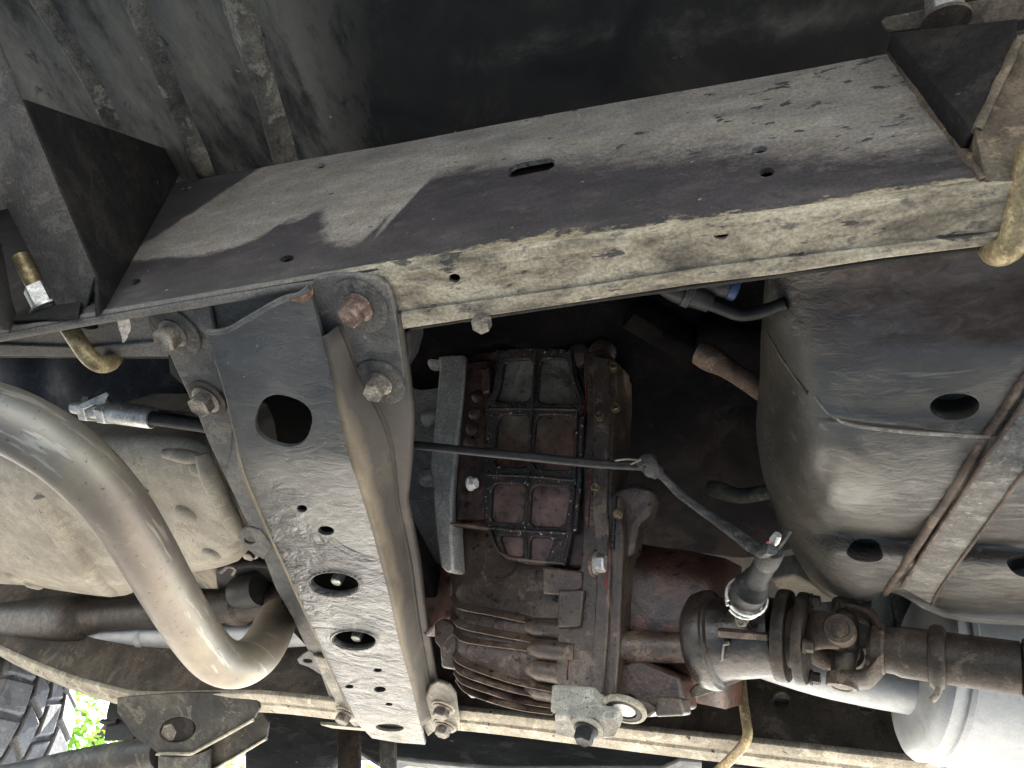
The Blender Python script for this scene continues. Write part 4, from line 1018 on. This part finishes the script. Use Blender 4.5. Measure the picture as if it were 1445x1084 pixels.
tube('tape_wrap', [Z(905, 655, .573), Z(915, 650, .572), Z(918, 660, .572), Z(930, 668, .573)], [.005, .007, .008, .006], M_['tape'], ck, seg=12, wob=.4)

# ------------------------------------------------------------------ fuel tank shield at the right
ft = thing('fuel_tank', 'dented grey undercoated fuel tank shield with drain holes and strap, right side', 'fuel tank', Z(1250, 700, .55))
T = [[(1088, 330, .70), (1096, 335, .665), (1130, 335, .648), (1190, 330, .642), (1290, 325, .642), (1400, 315, .642), (1560, 290, .642)],
     [(1079, 400, .70), (1090, 405, .662), (1125, 405, .638), (1185, 400, .628), (1290, 395, .626), (1400, 390, .626), (1560, 380, .626)],
     [(1074, 465, .70), (1088, 465, .655), (1122, 470, .622), (1185, 465, .607), (1290, 458, .604), (1400, 450, .604), (1560, 440, .604)],
     [(1072, 530, .70), (1090, 535, .65), (1124, 535, .606), (1185, 528, .588), (1290, 518, .582), (1400, 510, .582), (1560, 500, .582)],
     [(1068, 580, .69), (1090, 580, .64), (1126, 578, .592), (1185, 585, .572), (1290, 596, .565), (1400, 606, .565), (1560, 616, .565)],
     [(1067, 606, .685), (1090, 606, .63), (1128, 604, .584), (1185, 604, .563), (1290, 613, .556), (1400, 621, .556), (1560, 630, .556)],
     [(1074, 660, .67), (1096, 660, .61), (1134, 660, .567), (1190, 662, .549), (1290, 668, .545), (1400, 678, .545), (1560, 690, .545)],
     [(1090, 712, .66), (1110, 712, .60), (1144, 714, .567), (1195, 722, .551), (1290, 730, .548), (1400, 738, .548), (1560, 745, .548)],
     [(1102, 748, .66), (1122, 748, .605), (1152, 748, .582), (1200, 752, .570), (1285, 762, .566), (1400, 768, .566), (1560, 775, .566)],
     [(1122, 785, .65), (1140, 783, .595), (1165, 782, .563), (1205, 784, .552), (1285, 790, .549), (1400, 800, .549), (1560, 808, .549)],
     [(1143, 818, .645), (1158, 818, .595), (1180, 820, .565), (1215, 822, .556), (1275, 822, .552), (1390, 838, .551), (1560, 848, .551)],
     [(1160, 836, .645), (1172, 838, .60), (1190, 840, .575), (1220, 840, .565), (1268, 833, .560), (1370, 862, .560), (1560, 872, .56)],
     [(1176, 846, .65), (1185, 848, .615), (1200, 850, .59), (1224, 848, .58), (1262, 838, .575), (1350, 875, .575), (1560, 884, .575)]]
for r in T:
    (xa, ya, za), (xb, yb, zb) = r[-2], r[-1]
    r.append((2000, yb + (yb - ya) * 440 / (xb - xa) * .6, zb))
def tank_disp(p):
    return V((0, -.3, -.9)) * (.0022 * noise.noise(V((p.x * 28, p.y * 42, p.z * 30))) + .0014 * noise.noise(V((p.x * 75, p.y * 130, p.z * 60))))
tk = gridsurf('shell', [[Z(*q) for q in r] for r in T], M_['tank'], ft, back=(.02, .03, .09), sub=7, disp=tank_disp, sharp=60)
tt = bvh(tk)
def cut(o, px, py, r, depth, sq):
    p, n = hitn(tt, px, py)
    bm = bmesh.new(); bmesh.ops.create_cone(bm, segments=40, radius1=r, radius2=r, depth=depth * 2, cap_ends=True)
    u = V((1, .05, 0)); u = (u - n * u.dot(n)).normalized(); w = n.cross(u)
    for v in bm.verts: v.co = p + u * v.co.x + w * v.co.y * sq + n * v.co.z
    me = bpy.data.meshes.new('cutter'); bm.to_mesh(me); bm.free()
    co = bpy.data.objects.new('cutter', me); sc.collection.objects.link(co)
    return co
cs = [cut(tk, 1347, 574, .0152, .035, .68), cut(tk, 1220, 783, .0138, .035, .58), cut(tk, 1450, 795, .0135, .035, .6)]
for c in cs:
    b = tk.modifiers.new('hole', 'BOOLEAN'); b.operation = 'DIFFERENCE'; b.object = c; b.solver = 'EXACT'
bpy.context.view_layer.update()
dg = bpy.context.evaluated_depsgraph_get(); dg.update()
nm = bpy.data.meshes.new_from_object(tk.evaluated_get(dg))
tk.modifiers.clear(); tk.data = nm
for c in cs: bpy.data.objects.remove(c)
def track(px, lift, n=5):
    q = [(float(a[0]), float(a[1])) for a in catmull([np.array(p, float) for p in px], n)]
    return [h for h in (hit(tt, x, y, lift) for x, y in q) if h is not None]
m_strap = grime('strap_rusty', (.028, .020, .016, 1), (.06, .043, .033, 1), (.13, .10, .08, 1), 24, (.4, .65), bumps=((160, .4, .0012),))
m_band = grime('strap_band_grey', (.06, .055, .05, 1), (.10, .094, .085, 1), (.20, .19, .175, 1), 20, (.3, .55), speck=(.4, .4, .38, 1), speck_scale=90, speck_at=.7, bumps=((120, .4, .001),), stretch=(1, 3, 1))
sA = [(1540, 402), (1490, 470), (1445, 535), (1405, 595), (1370, 650), (1330, 712), (1290, 775), (1262, 818), (1248, 836)]
sB = [(1548, 412), (1499, 480), (1455, 545), (1415, 604), (1380, 659), (1340, 720), (1300, 781), (1272, 823), (1258, 838)]
sC = [(1620, 430), (1570, 510), (1520, 572), (1475, 630), (1440, 665), (1405, 712), (1360, 775), (1330, 818), (1315, 846)]
# the band lies over the shell, its near edge rolled into a double bead
def span(px, lift):
    return catmull([h for h in (hit(tt, x, y, lift) for x, y in px if not 715 < y < 812) if h is not None], 5)
A_ = span(sB, .004); C_ = span(sC, .004)
nmin = 36
def resample(p, n):
    d = [0]
    for a, b in zip(p, p[1:]): d.append(d[-1] + (b - a).length)
    return [V((np.interp(t, d, [q.x for q in p]), np.interp(t, d, [q.y for q in p]), np.interp(t, d, [q.z for q in p]))) for t in np.linspace(0, d[-1], n)]
A_, C_ = resample(A_, nmin), resample(C_, nmin)
rows = []
for a, c in zip(A_, C_):
    rows.append([a.lerp(c, t) for t in (0, .2, .4, .6, .8, 1)])
gridsurf('strap', rows, m_band, ft, back=(0, .002, .006), sub=1)
tube('strap_bead', span(sA, .0005), .0034, m_strap, ft, seg=14, n=2, wob=.06)
tube('strap_bead', span(sB, .0045), .0016, m_strap, ft, seg=10, n=2, wob=.06)
tube('strap_bead', span(sC, .0045), .0014, m_strap, ft, seg=10, n=2, wob=.06)
# scratches and a crease line standing proud
tube('crease', track([(1150, 560), (1165, 580), (1188, 595), (1225, 604), (1270, 609), (1320, 613), (1360, 615), (1396, 617)], -.0006), .0015, grime('worn_crease', (.10, .095, .08, 1), (.19, .18, .155, 1), (.27, .255, .22, 1), 40, (.5, .7)), ft, seg=10, n=2, wob=.25)
tube('crease', track([(1082, 470), (1100, 500), (1120, 530), (1140, 555)], -.001), .0020, M_['bracket_worn'], ft, seg=8, n=2, wob=.5)

# ------------------------------------------------------------------ muffler and tail pipe
mf = thing('muffler', 'bright aluminised round muffler with inlet pipe behind the drive shaft', 'muffler', Y(1330, 950, .82))
mc = Y(1300, 946, .815)
mx_ = V((1, .38, -.02)).normalized()
lathe('drum', mc, mx_, [(-.012, .02), (-.010, .060), (-.006, .078), (-.001, .0855), (.004, .088), (.010, .0865), (.014, .085), (.3, .085), (.6, .085), (.605, .05)], M_['muffler'], mf, seg=56, sharp=40)
tube('inlet_pipe', [Y(1000, 905, .80), Y(1130, 946, .805), Y(1215, 962, .81), Y(1300, 975, .815), Y(1360, 985, .82)], [.021, .0215, .024, .025, .025], M_['muffler'], mf, seg=28, n=6)
lathe('seam_ring', mc, mx_, [(.016, .0845), (.018, .0868), (.023, .0868), (.025, .0845)], M_['muffler'], mf, seg=56)
hs = thing('heat_shield', 'dark blue grey heat shield above the muffler beside the tank edge', 'heat shield', Y(1290, 870, .80))
rows = [[Y(x, y, yy) for x in (1150, 1210, 1260, 1310, 1360)] for y, yy in ((845, .74), (870, .77), (895, .80), (930, .84))]
rows = [[Y(x, y + (x - 1150) * .08, .88 + .02 * math.sin(x * .08)) for x in (1150, 1190, 1230, 1270, 1310, 1350)] for y in (820, 850, 880, 910)]
gridsurf('panel', rows, grime('shield_grey', (.06, .066, .072, 1), (.11, .118, .125, 1), (.17, .18, .19, 1), 10, (.4, .6), metal=.4), hs, back=(0, .004, .002), sub=4)

# ------------------------------------------------------------------ far frame rail
far = thing('frame_rail', 'far chassis rail with brown web and pale dusty bottom lip at the bottom', 'frame rail', Y(649, 1010, .93))
low = [(-260, 800), (-160, 838), (-60, 882), (0, 915), (50, 938), (100, 957), (150, 971), (200, 981), (290, 980), (370, 980), (480, 991), (560, 998), (650, 1003), (780, 1017), (920, 1033), (1060, 1048), (1200, 1064), (1445, 1092), (1650, 1116)]
YW = .905
lowp = [Y(x, y, YW) for x, y in low]
web_low = [(x, y) for x, y in low]
wtop = [(1650, 985), (1445, 955), (1200, 920), (1000, 880), (780, 850), (500, 830), (290, 830), (150, 820), (0, 780), (-160, 700), (-260, 660)]
slab('web', web_low + wtop, lambda x, y: Y(x, y, YW), V((0, .004, 0)), M_['farweb'], far, [ell(1103, 987, 11, 10, 20), ell(1222, 1000, 10, 10, 20)], bevel=.002)
rb = []
for p in lowp: rb.append([p + V((0, .0005, .006)), p + V((0, .001, .001)), p + V((0, .006, -.001)), p + V((0, .020, -.001)), p + V((0, .022, -.004)), p + V((0, .043, -.004)), p + V((0, .046, -.002)), p + V((0, .047, .010))])
bm = bmesh.new(); G = []
RB = np.array([[tuple(q) for q in r] for r in rb]); RB = np.array([catmull([RB[i, j] for i in range(len(rb))], 4) for j in range(8)]).transpose(1, 0, 2)
G = [[bm.verts.new(V(q)) for q in r] for r in RB]
for a, b in zip(G, G[1:]):
    for k in range(7): bm.faces.new((a[k], a[k + 1], b[k + 1], b[k]))
bmesh.ops.recalc_face_normals(bm, faces=bm.faces)
o = finish('bottom_lip', bm, M_['lip'], far, True, 0, 30); s = o.modifiers.new('solid', 'SOLIDIFY'); s.thickness = .003; s.offset = 1
for x, y in ((392, 992), (425, 995), (692, 1020), (862, 1042)):
    p = Y(x, y, YW + .033)
    lathe('lip_hole_plug', Z(x, y, lowp[10].z if False else p.z) + V((0, 0, -.002)), (0, 0, -1), [(-.004, .0065), (.0006, .0062), (.0008, .005)], M_['black'], far, seg=16)
far_hook = tube('hook_bolt', [Y(1046, 958, .86), Y(1049, 990, .862), Y(1053, 1018, .868), Y(1055, 1036, .873), Y(1050, 1050, .883), Y(1038, 1064, .905), Y(1020, 1082, .93), Y(1000, 1100, .95)], .0058, M_['brass'], seg=14)
tag(far_hook, 'thin yellow zinc hook rod hanging over the far rail lip', 'hook bolt', 'zinc hook bolts')

# ------------------------------------------------------------------ far sill and step hangers
sillt = thing('side_sill', 'dark blue grey plastic side sill along the far bottom edge', 'sill', Y(650, 1055, 1.2))
def SY(x, y): return Y(x, y, 1.2)
slab('panel', [(280, 1000), (340, 985), (700, 1000), (1000, 1020), (1300, 1055), (1600, 1090), (1600, 1135), (1300, 1100), (1060, 1092), (992, 1075), (958, 1073), (930, 1086), (700, 1086), (592, 1076), (560, 1072), (530, 1080), (506, 1064), (480, 1064), (470, 1086), (380, 1090), (344, 1094), (344, 1062), (300, 1040)], SY, V((0, .05, .01)), M_['sill'], sillt, bevel=.006)
for k, (x, w, y0, y1, yy, mt) in enumerate(((545, 10, 1030, 1110, 1.08, 'washer'), (490, 15, 1000, 1110, 1.12, 'shaft'), (1005, 16, 1060, 1120, 1.1, 'sill'))):
    lab = ('pale grey flat step hanger strap below the crossmember end', 'dark round step hanger post left of the pale strap', 'black step hanger block right of the transfer case')[k]
    tag(slab('step_hanger', [(x - w, y0), (x + w, y0), (x + w + 1, y1), (x - w + 1, y1)], lambda a, b, yy=yy: Y(a, b, yy), V((0, .01, .004)), M_[mt], None, bevel=.003), lab, 'hanger', 'step hangers')
tag(slab('hanger_plate', [(452, 1018), (512, 1022), (512, 1028), (452, 1023)], lambda a, b: Y(a, b, 1.0), V((0, .03, .01)), M_['lip'], None, bevel=.001), 'thin pale ledge plate left of the crossmember end', 'plate')

# ------------------------------------------------------------------ exhaust pipe with its bend
ex = thing('exhaust_pipe', 'thick heat tinted exhaust pipe bending down at the left', 'exhaust pipe', Z(310, 930, .47))
tube('pipe', [Z(-160, 566, .45), Z(-60, 574, .447), Z(20, 597, .444), Z(95, 642, .44), Z(155, 702, .437), Z(200, 768, .434), Z(240, 838, .431), Z(276, 896, .43), Z(305, 929, .432), Z(334, 938, .444), Z(360, 926, .47), Z(378, 902, .51), Z(392, 872, .57)], [.0300, .0298, .0294, .0288, .0282, .0276, .0272, .0270, .0268, .0268, .0272, .0275, .0275], M_['exhaust'], ex, seg=48, n=8)
tube('weld_seam', [Z(338, 962, .470) + V((0, 0, 0)), Z(352, 968, .474), Z(372, 962, .482), Z(392, 950, .50)], .0022, M_['exhaust'], ex, seg=8, n=8, wob=.5) if False else None
cp = thing('cross_pipe', 'pale grey exhaust cross pipe with collar behind the bend', 'exhaust pipe', Z(250, 898, .62))
tube('pipe', [Z(100, 898, .62), Z(170, 898, .62), Z(205, 898, .62), Z(300, 898, .62), Z(400, 892, .62), Z(480, 880, .62), Z(560, 868, .62)], [.0185, .0185, .0205, .0215, .024, .028, .028], M_['muffler'], cp, seg=28, n=5)
lathe('collar', Z(203, 898, .62), (Z(300, 898, .62) - Z(203, 898, .62)), [(-.004, .0205), (0, .0235), (.012, .0235), (.016, .021)], M_['muffler'], cp, seg=28)

# ------------------------------------------------------------------ gearbox oil pan
op = thing('oil_pan', 'tan dirty cast aluminium oil pan behind the exhaust pipe at the left', 'oil pan', Z(170, 780, .575))
PZ = .578
pan = [[(-160, 596, .64), (0, 600, .64), (110, 602, .635), (200, 605, .63), (270, 608, .63), (312, 622, .635)],
       [(-160, 610, .612), (0, 618, .606), (110, 622, .602), (200, 624, .60), (280, 630, .60), (322, 650, .61)],
       [(-160, 650, .585), (0, 655, .582), (90, 658, .580), (200, 665, .580), (290, 672, .582), (330, 690, .60)],
       [(-160, 690, .575), (0, 690, .572), (72, 695, .572), (200, 700, .575), (296, 706, .575), (338, 718, .59)],
       [(-160, 740, .572), (0, 735, .568), (95, 738, .568), (200, 740, .574), (305, 742, .574), (346, 748, .59)],
       [(-160, 785, .572), (0, 780, .567), (125, 785, .567), (215, 785, .573), (312, 775, .575), (346, 770, .59)],
       [(-160, 812, .575), (0, 812, .570), (150, 822, .570), (220, 808, .577), (305, 795, .578), (342, 784, .592)],
       [(-160, 822, .60), (0, 823, .595), (160, 842, .592), (215, 818, .60), (300, 803, .602), (336, 792, .612)]]
pano = gridsurf('pan', [[Z(*q) for q in r] for r in pan], M_['pan'], op, back=(0, .02, .09), sub=6, disp=lambda p: V((0, 0, .0016 * noise.noise(p * 12) + .0003 * noise.noise(p * 70))), sharp=60)
pt_ = bvh(pano)
def pr(px, lift): return [h for h in (hit(pt_, x, y, lift) for x, y in px) if h is not None]
# sloped web and raised bars
q = pr([(58, 700), (80, 735), (105, 772), (130, 805), (150, 830), (160, 838)], .0)
tube('web_ridge', q, [.010, .017, .019, .019, .015, .008], M_['pan'], op, seg=16, flat=.6)
q = pr([(205, 690), (200, 730), (196, 770), (190, 812)], .0)
tube('cast_rib', q, [.006, .008, .008, .005], M_['pan'], op, seg=12)
q = pr([(232, 640), (262, 644), (290, 650)], .0)
tube('cast_rib', q, [.006, .009, .007], M_['pan'], op, seg=12)
q = pr([(286, 640), (296, 668), (310, 700), (324, 728), (336, 752)], .002)
tube('raised_bar', q, [.009, .012, .012, .012, .010], M_['pan'], op, seg=14)
for x, y, r in ((262, 725, .014), (298, 782, .012), (20, 815, .016), (48, 826, .014), (278, 660, .010)):
    h, nn = hitn(pt_, x, y) if hit(pt_, x, y) else (Z(x, y, .59), V((0, 0, -1)))
    lathe('pan_boss', h - nn * .008, nn, [(0, r * 1.3), (.006, r * 1.15), (.011, r), (.0135, r * .7), (.014, r * .3)], M_['pan'], op, seg=20, sharp=60)

# ------------------------------------------------------------------ front drive shaft, dark parts behind
fs = thing('front_drive_shaft', 'dark brown front drive shaft below the oil pan at the left', 'drive shaft', Z(120, 868, .65))
f0, f1 = Z(-40, 885, .64), Z(400, 848, .64)
fd = (f1 - f0).normalized(); FLn = (f1 - f0).length
def fx(p): return (Z(p, 885 - (p + 40) * 37 / 440, .64) - f0).dot(fd)
lathe('tube', f0, fd, [(-.6, .047), (fx(95), .047), (fx(110), .046), (fx(122), .043), (fx(128), .034), (fx(136), .032), (fx(144), .028), (fx(330), .028), (fx(332), .033), (fx(345), .033), (fx(348), .028), (FLn, .028), (FLn + .15, .028)], M_['shaft'], fs, seg=36)
ba = thing('gearbox_mount', 'black rubber mount block behind the crossmember next to the exhaust', 'mount', Z(370, 830, .66))
zslab('block', [(302, 806), (350, 796), (388, 800), (408, 850), (400, 872), (330, 880), (306, 840)], .655, .05, M_['black'], ba, bevel=.006)
tube('collar', [Z(338, 836, .64), Z(352, 834, .64), Z(372, 830, .64)], [.026, .028, .027], M_['black'], ba, seg=20)
tube('spring_clip', [Z(312, 808, .64), Z(322, 800, .635), Z(332, 803, .635), Z(328, 811, .635)], .0025, M_['steel'], ba, seg=8)
bolt(Z(354, 778, .62), (0, 0, -1), .010, .008, .014, M_['steel'], M_['washer'], ba)
# dark bell housing shape above the pipe
bh = thing('bell_housing_cover', 'dark blue grey rounded cover in shadow under the rail at the left', 'cover', Z(60, 530, .70))
rows = [[Z(x, y, z) for x, y, z in r] for r in ([(-160, 470, .76), (0, 480, .75), (70, 490, .745), (130, 505, .74), (260, 500, .78)], [(-160, 520, .71), (0, 522, .70), (62, 530, .71), (110, 540, .70), (260, 540, .75)], [(-160, 580, .68), (0, 575, .675), (62, 572, .69), (130, 580, .68), (260, 575, .73)], [(-160, 640, .70), (0, 640, .69), (70, 640, .69), (150, 640, .69), (260, 630, .74)])]
gridsurf('shell', rows, grime('bell_dark', (.025, .027, .031, 1), (.045, .048, .053, 1), (.075, .078, .082, 1), 10, (.5, .75)), bh, back=(0, .02, .03), sub=5)

# shift cable fitting at the left
cf = thing('cable_fitting', 'shiny hex cable fitting on a bracket above the exhaust pipe', 'cable fitting', Z(150, 582, .60))
c0, c1 = Z(105, 574, .60), Z(300, 602, .60)
cd = (c1 - c0).normalized()
def cx_(p): return (Z(p, 574 + (p - 105) * 28 / 195, .60) - c0).dot(cd)
lathe('threaded_end', c0, cd, [(0, .0085), (cx_(122), .0085)], M_['zinc'], cf, seg=16)
for a, b, r in ((121, 132, .0165), (146, 158, .0165)):
    lathe('nut', c0, cd, [(cx_(a), r * .9), (cx_(a) + .001, r), (cx_(b) - .001, r), (cx_(b), r * .9)], M_['zinc'], cf, seg=6, sharp=20, bevel=.0008)
lathe('ferrule', c0, cd, [(cx_(130), .011), (cx_(160), .0125), (cx_(166), .0135), (cx_(214), .0130), (cx_(216), .0118), (cx_(216), .008)], M_['zinc'], cf, seg=24)
lathe('sheath', c0, cd, [(cx_(212), .0085), (cx_(318), .0085)], M_['black'], cf, seg=20)
pslab('bracket', [(106, 574), (130, 562), (150, 553), (153, 557), (148, 566), (146, 580), (140, 582), (136, 570), (118, 578)], plane(Z(130, 570, .595), (.4, -.5, -.75)), .003, M_['zinc'], cf, bevel=.0008)
tube('cable', [Z(215, 583, .62), Z(240, 586, .62), Z(300, 590, .62), Z(322, 592, .62)], .006, M_['steel'], cf, seg=14)

# ------------------------------------------------------------------ dark gap: hoses, pipes, tunnel
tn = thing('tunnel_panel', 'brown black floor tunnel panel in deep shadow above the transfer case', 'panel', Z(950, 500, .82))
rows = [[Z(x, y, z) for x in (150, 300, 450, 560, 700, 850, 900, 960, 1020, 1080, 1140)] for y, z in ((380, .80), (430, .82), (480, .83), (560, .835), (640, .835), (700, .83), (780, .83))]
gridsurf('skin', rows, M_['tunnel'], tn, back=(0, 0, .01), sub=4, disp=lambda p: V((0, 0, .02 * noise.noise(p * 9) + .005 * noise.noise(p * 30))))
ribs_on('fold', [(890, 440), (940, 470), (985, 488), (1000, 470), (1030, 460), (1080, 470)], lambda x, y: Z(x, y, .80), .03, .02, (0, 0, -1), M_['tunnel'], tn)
tag(tube('rusty_pipe', [Z(985, 498, .74), Z(1003, 506, .735), Z(1030, 522, .73), Z(1075, 552, .72), Z(1130, 590, .71)], [.012, .014, .0105, .0105, .0105], grime('pipe_brown', (.06, .04, .03, 1), (.14, .095, .07, 1), (.23, .17, .13, 1), 26, (.5, .8)), seg=18), 'rusty brown pipe stub entering behind the tank', 'pipe')
tag(tube('return_pipe', [Z(1000, 688, .72), Z(1015, 692, .715), Z(1045, 700, .71), Z(1085, 694, .71), Z(1120, 690, .71)], [.008, .010, .0085, .0085, .0085], grime('pipe_grey', (.03, .026, .02, 1), (.07, .062, .048, 1), (.12, .11, .085, 1), 26, (.5, .8)), seg=16), 'short grey pipe stub just left of the tank edge', 'pipe')
fh = thing('fuel_hose', 'black quick connect fuel hose under the rail edge left of the tank', 'hose', Z(1000, 425, .64))
tube('hose', [Z(1000, 428, .64), Z(1020, 436, .64), Z(1045, 444, .64), Z(1075, 440, .64), Z(1110, 428, .64)], .0055, M_['black'], fh, seg=14)
tube('coupling', [Z(930, 398, .64), Z(955, 408, .64), Z(975, 415, .64), Z(1002, 428, .64)], [.008, .011, .0105, .008], M_['black'], fh, seg=14)
lathe('clip', Z(966, 411, .64), Z(990, 420, .64) - Z(966, 411, .64), [(0, .0125), (.006, .0125), (.007, .011)], M_['tape'], fh, seg=18)
ch = tube('blue_coupling', [Z(985, 385, .65), Z(1005, 395, .65), Z(1025, 402, .65), Z(1036, 404, .65)], [.009, .010, .011, .009], M_['tape'], fh, seg=16)
lathe('collar', Z(1030, 403, .65), Z(1040, 406, .65) - Z(1030, 403, .65), [(0, .0115), (.006, .0115), (.007, .009)], M_['bluehose'], ch, seg=18)
tag(zslab('support_bracket', [(1088, 818), (1120, 812), (1165, 835), (1180, 850), (1150, 852), (1100, 838)], .66, .03, M_['pan'], None, bevel=.003), 'small tan bracket behind the sensor plug under the tank', 'bracket')

# ------------------------------------------------------------------ suspension bracket and arm at the lower left
sb = thing('suspension_bracket', 'dark hexagonal suspension mount bracket with bolt at the lower left', 'suspension bracket', Y(260, 1030, .95))
SP = plane(Y(260, 1020, .93), (.15, -.72, -.68))
pslab('plate', [(165, 985), (240, 978), (330, 976), (362, 985), (366, 1000), (358, 1014), (270, 1063), (222, 1063), (190, 1040), (165, 1005)], SP, .006, M_['arm'], sb, [ell(250, 1030, 26, 18, -10)], bevel=.0015)
pslab('back_plate', [(345, 985), (368, 1000), (379, 1020), (376, 1040), (330, 1068), (296, 1090), (270, 1080), (300, 1040)], SP, .006, M_['arm'], sb, off=-.05, bevel=.0015)
ribs_on('plate_lip', [(222, 1064), (270, 1064), (314, 1040), (357, 1016)], lambda x, y: PL(x, y, SP, .002), .004, .004, SP[1], M_['lip'], sb)
ribs_on('plate_lip', [(298, 1088), (336, 1066), (376, 1042)], lambda x, y: PL(x, y, SP, -.048), .004, .004, SP[1], M_['lip'], sb)
lathe('cup', PL(250, 1030, SP, -.006), -SP[1], [(-.001, .034), (.03, .034), (.034, .01)], M_['bracket'], sb, seg=24)
bolt(PL(247, 1030, SP, -.02), SP[1], .016, .014, .026, M_['steel'], M_['shaft'], sb)
lathe('bushing', PL(262, 1082, SP, -.03), SP[1].cross(V((1, 0, 0))), [(-.03, .03), (-.028, .042), (.028, .042), (.03, .03)], M_['washer'], sb, seg=26)
sa = tag(tube('control_arm', [Y(-120, 1122, 1.05), Y(20, 1104, 1.02), Y(120, 1082, 1.0), Y(230, 1062, .98)], [.034, .034, .032, .028], M_['arm'], seg=20), 'black control arm tube reaching the lower left corner', 'control arm')
cb = thing('hose_bracket', 'small black hose bracket against the daylight behind the tyre', 'bracket', Y(155, 1020, 1.05))
slab('plate', [(156, 983), (185, 985), (190, 1045), (146, 1046), (150, 1005)], lambda a, b: Y(a, b, 1.05), V((0, .008, .004)), M_['black'], cb, bevel=.002)
tube('arm', [Y(144, 1018, 1.048), Y(152, 1020, 1.048), Y(166, 1018, 1.048)], .005, M_['black'], cb, seg=10)

# ------------------------------------------------------------------ far front tyre
ty = thing('tyre', 'dusty grey chunky tread tyre at the lower left corner', 'tyre', (-2.085, 1.16, 0))
TC = V((-2.09, 1.16, .372)); RT, HW = .372, .115
lathe('carcass', TC - V((0, HW, 0)), (0, 1, 0), [(.0, .20), (.0, .24), (-.012, .29), (.004, .335), (.02, RT - .016), (.05, RT - .012), (HW, RT - .011), (2 * HW - .05, RT - .012), (2 * HW - .02, RT - .016), (2 * HW - .004, .335), (2 * HW, .24), (2 * HW, .2)], M_['tyre'], ty, seg=72)
lathe('rim', TC - V((0, HW - .02, 0)), (0, 1, 0), [(0, .205), (.01, .21), (.06, .18), (.08, .06), (.1, .03)], M_['steel'], ty, seg=40)
NB = 24
def block_mesh(kind):
    bm = bmesh.new()
    da = 2 * math.pi / NB
    if kind == 0: y0, y1, a0_, a1_, sk = -HW * .98, -HW * .38, -.42, .42, .10
    elif kind == 1: y0, y1, a0_, a1_, sk = -HW * .33, HW * .03, -.45, .40, -.14
    elif kind == 2: y0, y1, a0_, a1_, sk = HW * .08, HW * .42, -.40, .45, .14
    else: y0, y1, a0_, a1_, sk = HW * .47, HW * .98, -.42, .42, -.10
    vs = []
    for r, e in ((RT - .018, 1.06), (RT - .001, .94)):
        for yy, s in ((y0, -1), (y1, 1)):
            for a in (a0_, a1_):
                an = (a * e + sk * s) * da
                ym = (y0 + y1) / 2
                rr = r - (.012 if abs(yy) > HW * .9 else 0)
                vs.append(bm.verts.new((math.cos(an) * rr, ym + (yy - ym) * e, math.sin(an) * rr)))
    for f in ((0, 1, 3, 2), (4, 6, 7, 5), (0, 4, 5, 1), (2, 3, 7, 6), (0, 2, 6, 4), (1, 5, 7, 3)): bm.faces.new([vs[i] for i in f])
    bmesh.ops.recalc_face_normals(bm, faces=bm.faces)
    m = bpy.data.meshes.new('tread_block'); bmesh.ops.bevel(bm, geom=bm.edges[:], offset=.0025, segments=1, affect='EDGES'); bm.to_mesh(m); bm.free()
    m.materials.append(M_['tread']); return m
bms = [block_mesh(k) for k in range(4)]
for i in range(NB):
    for k in range(4):
        o = bpy.data.objects.new('tread_block', bms[k]); sc.collection.objects.link(o)
        o.parent = ty; o.location = TC - V((-2.085, 1.16, 0))
        o.rotation_euler = (0, 2 * math.pi * (i + (.5 if k in (1, 3) else 0)) / NB, 0)

# ------------------------------------------------------------------ trees outside in the daylight
def tree(loc, h, cr, label, seed):
    rnd = random.Random(seed)
    t = thing('tree', label, 'tree', loc, 'trees beyond the car')
    L = V(loc)
    tube('trunk', [L, L + V((.05, .03, h * .3)), L + V((-.05, 0, h * .6)), L + V((0, .05, h * .9))], [.13, .10, .07, .03], M_['bark'], t, seg=10)
    bm = bmesh.new()
    cl_ = [(V((rnd.gauss(0, cr * .45), rnd.gauss(0, cr * .45), h * .62 + rnd.gauss(0, h * .2))), cr * rnd.uniform(.18, .34)) for _ in range(34)]
    for c, r in cl_:
        for _ in range(95):
            d = V((rnd.gauss(0, 1), rnd.gauss(0, 1), rnd.gauss(0, 1))).normalized() * r * rnd.random() ** .4
            p = L + c + d
            a = V((rnd.gauss(0, 1), rnd.gauss(0, 1), rnd.gauss(0, .6))).normalized() * rnd.uniform(.05, .10)
            b = a.orthogonal().normalized() * a.length * .45
            vs = [bm.verts.new(q) for q in (p - a, p + b, p + a, p - b)]
            bm.faces.new(vs)
    finish('crown', bm, M_['leaf'], t, False)
tree((-10.9, 8.2, 0), 4.6, 1.7, 'sunlit green tree seen in the gap beside the tyre', 1)
tree((-6.9, 8.4, 0), 4.6, 1.6, 'green foliage seen under the sill left of the hanger posts', 2)
tree((-2.4, 8.6, 0), 4.8, 1.6, 'green foliage spot under the sill right of the transfer case', 3)
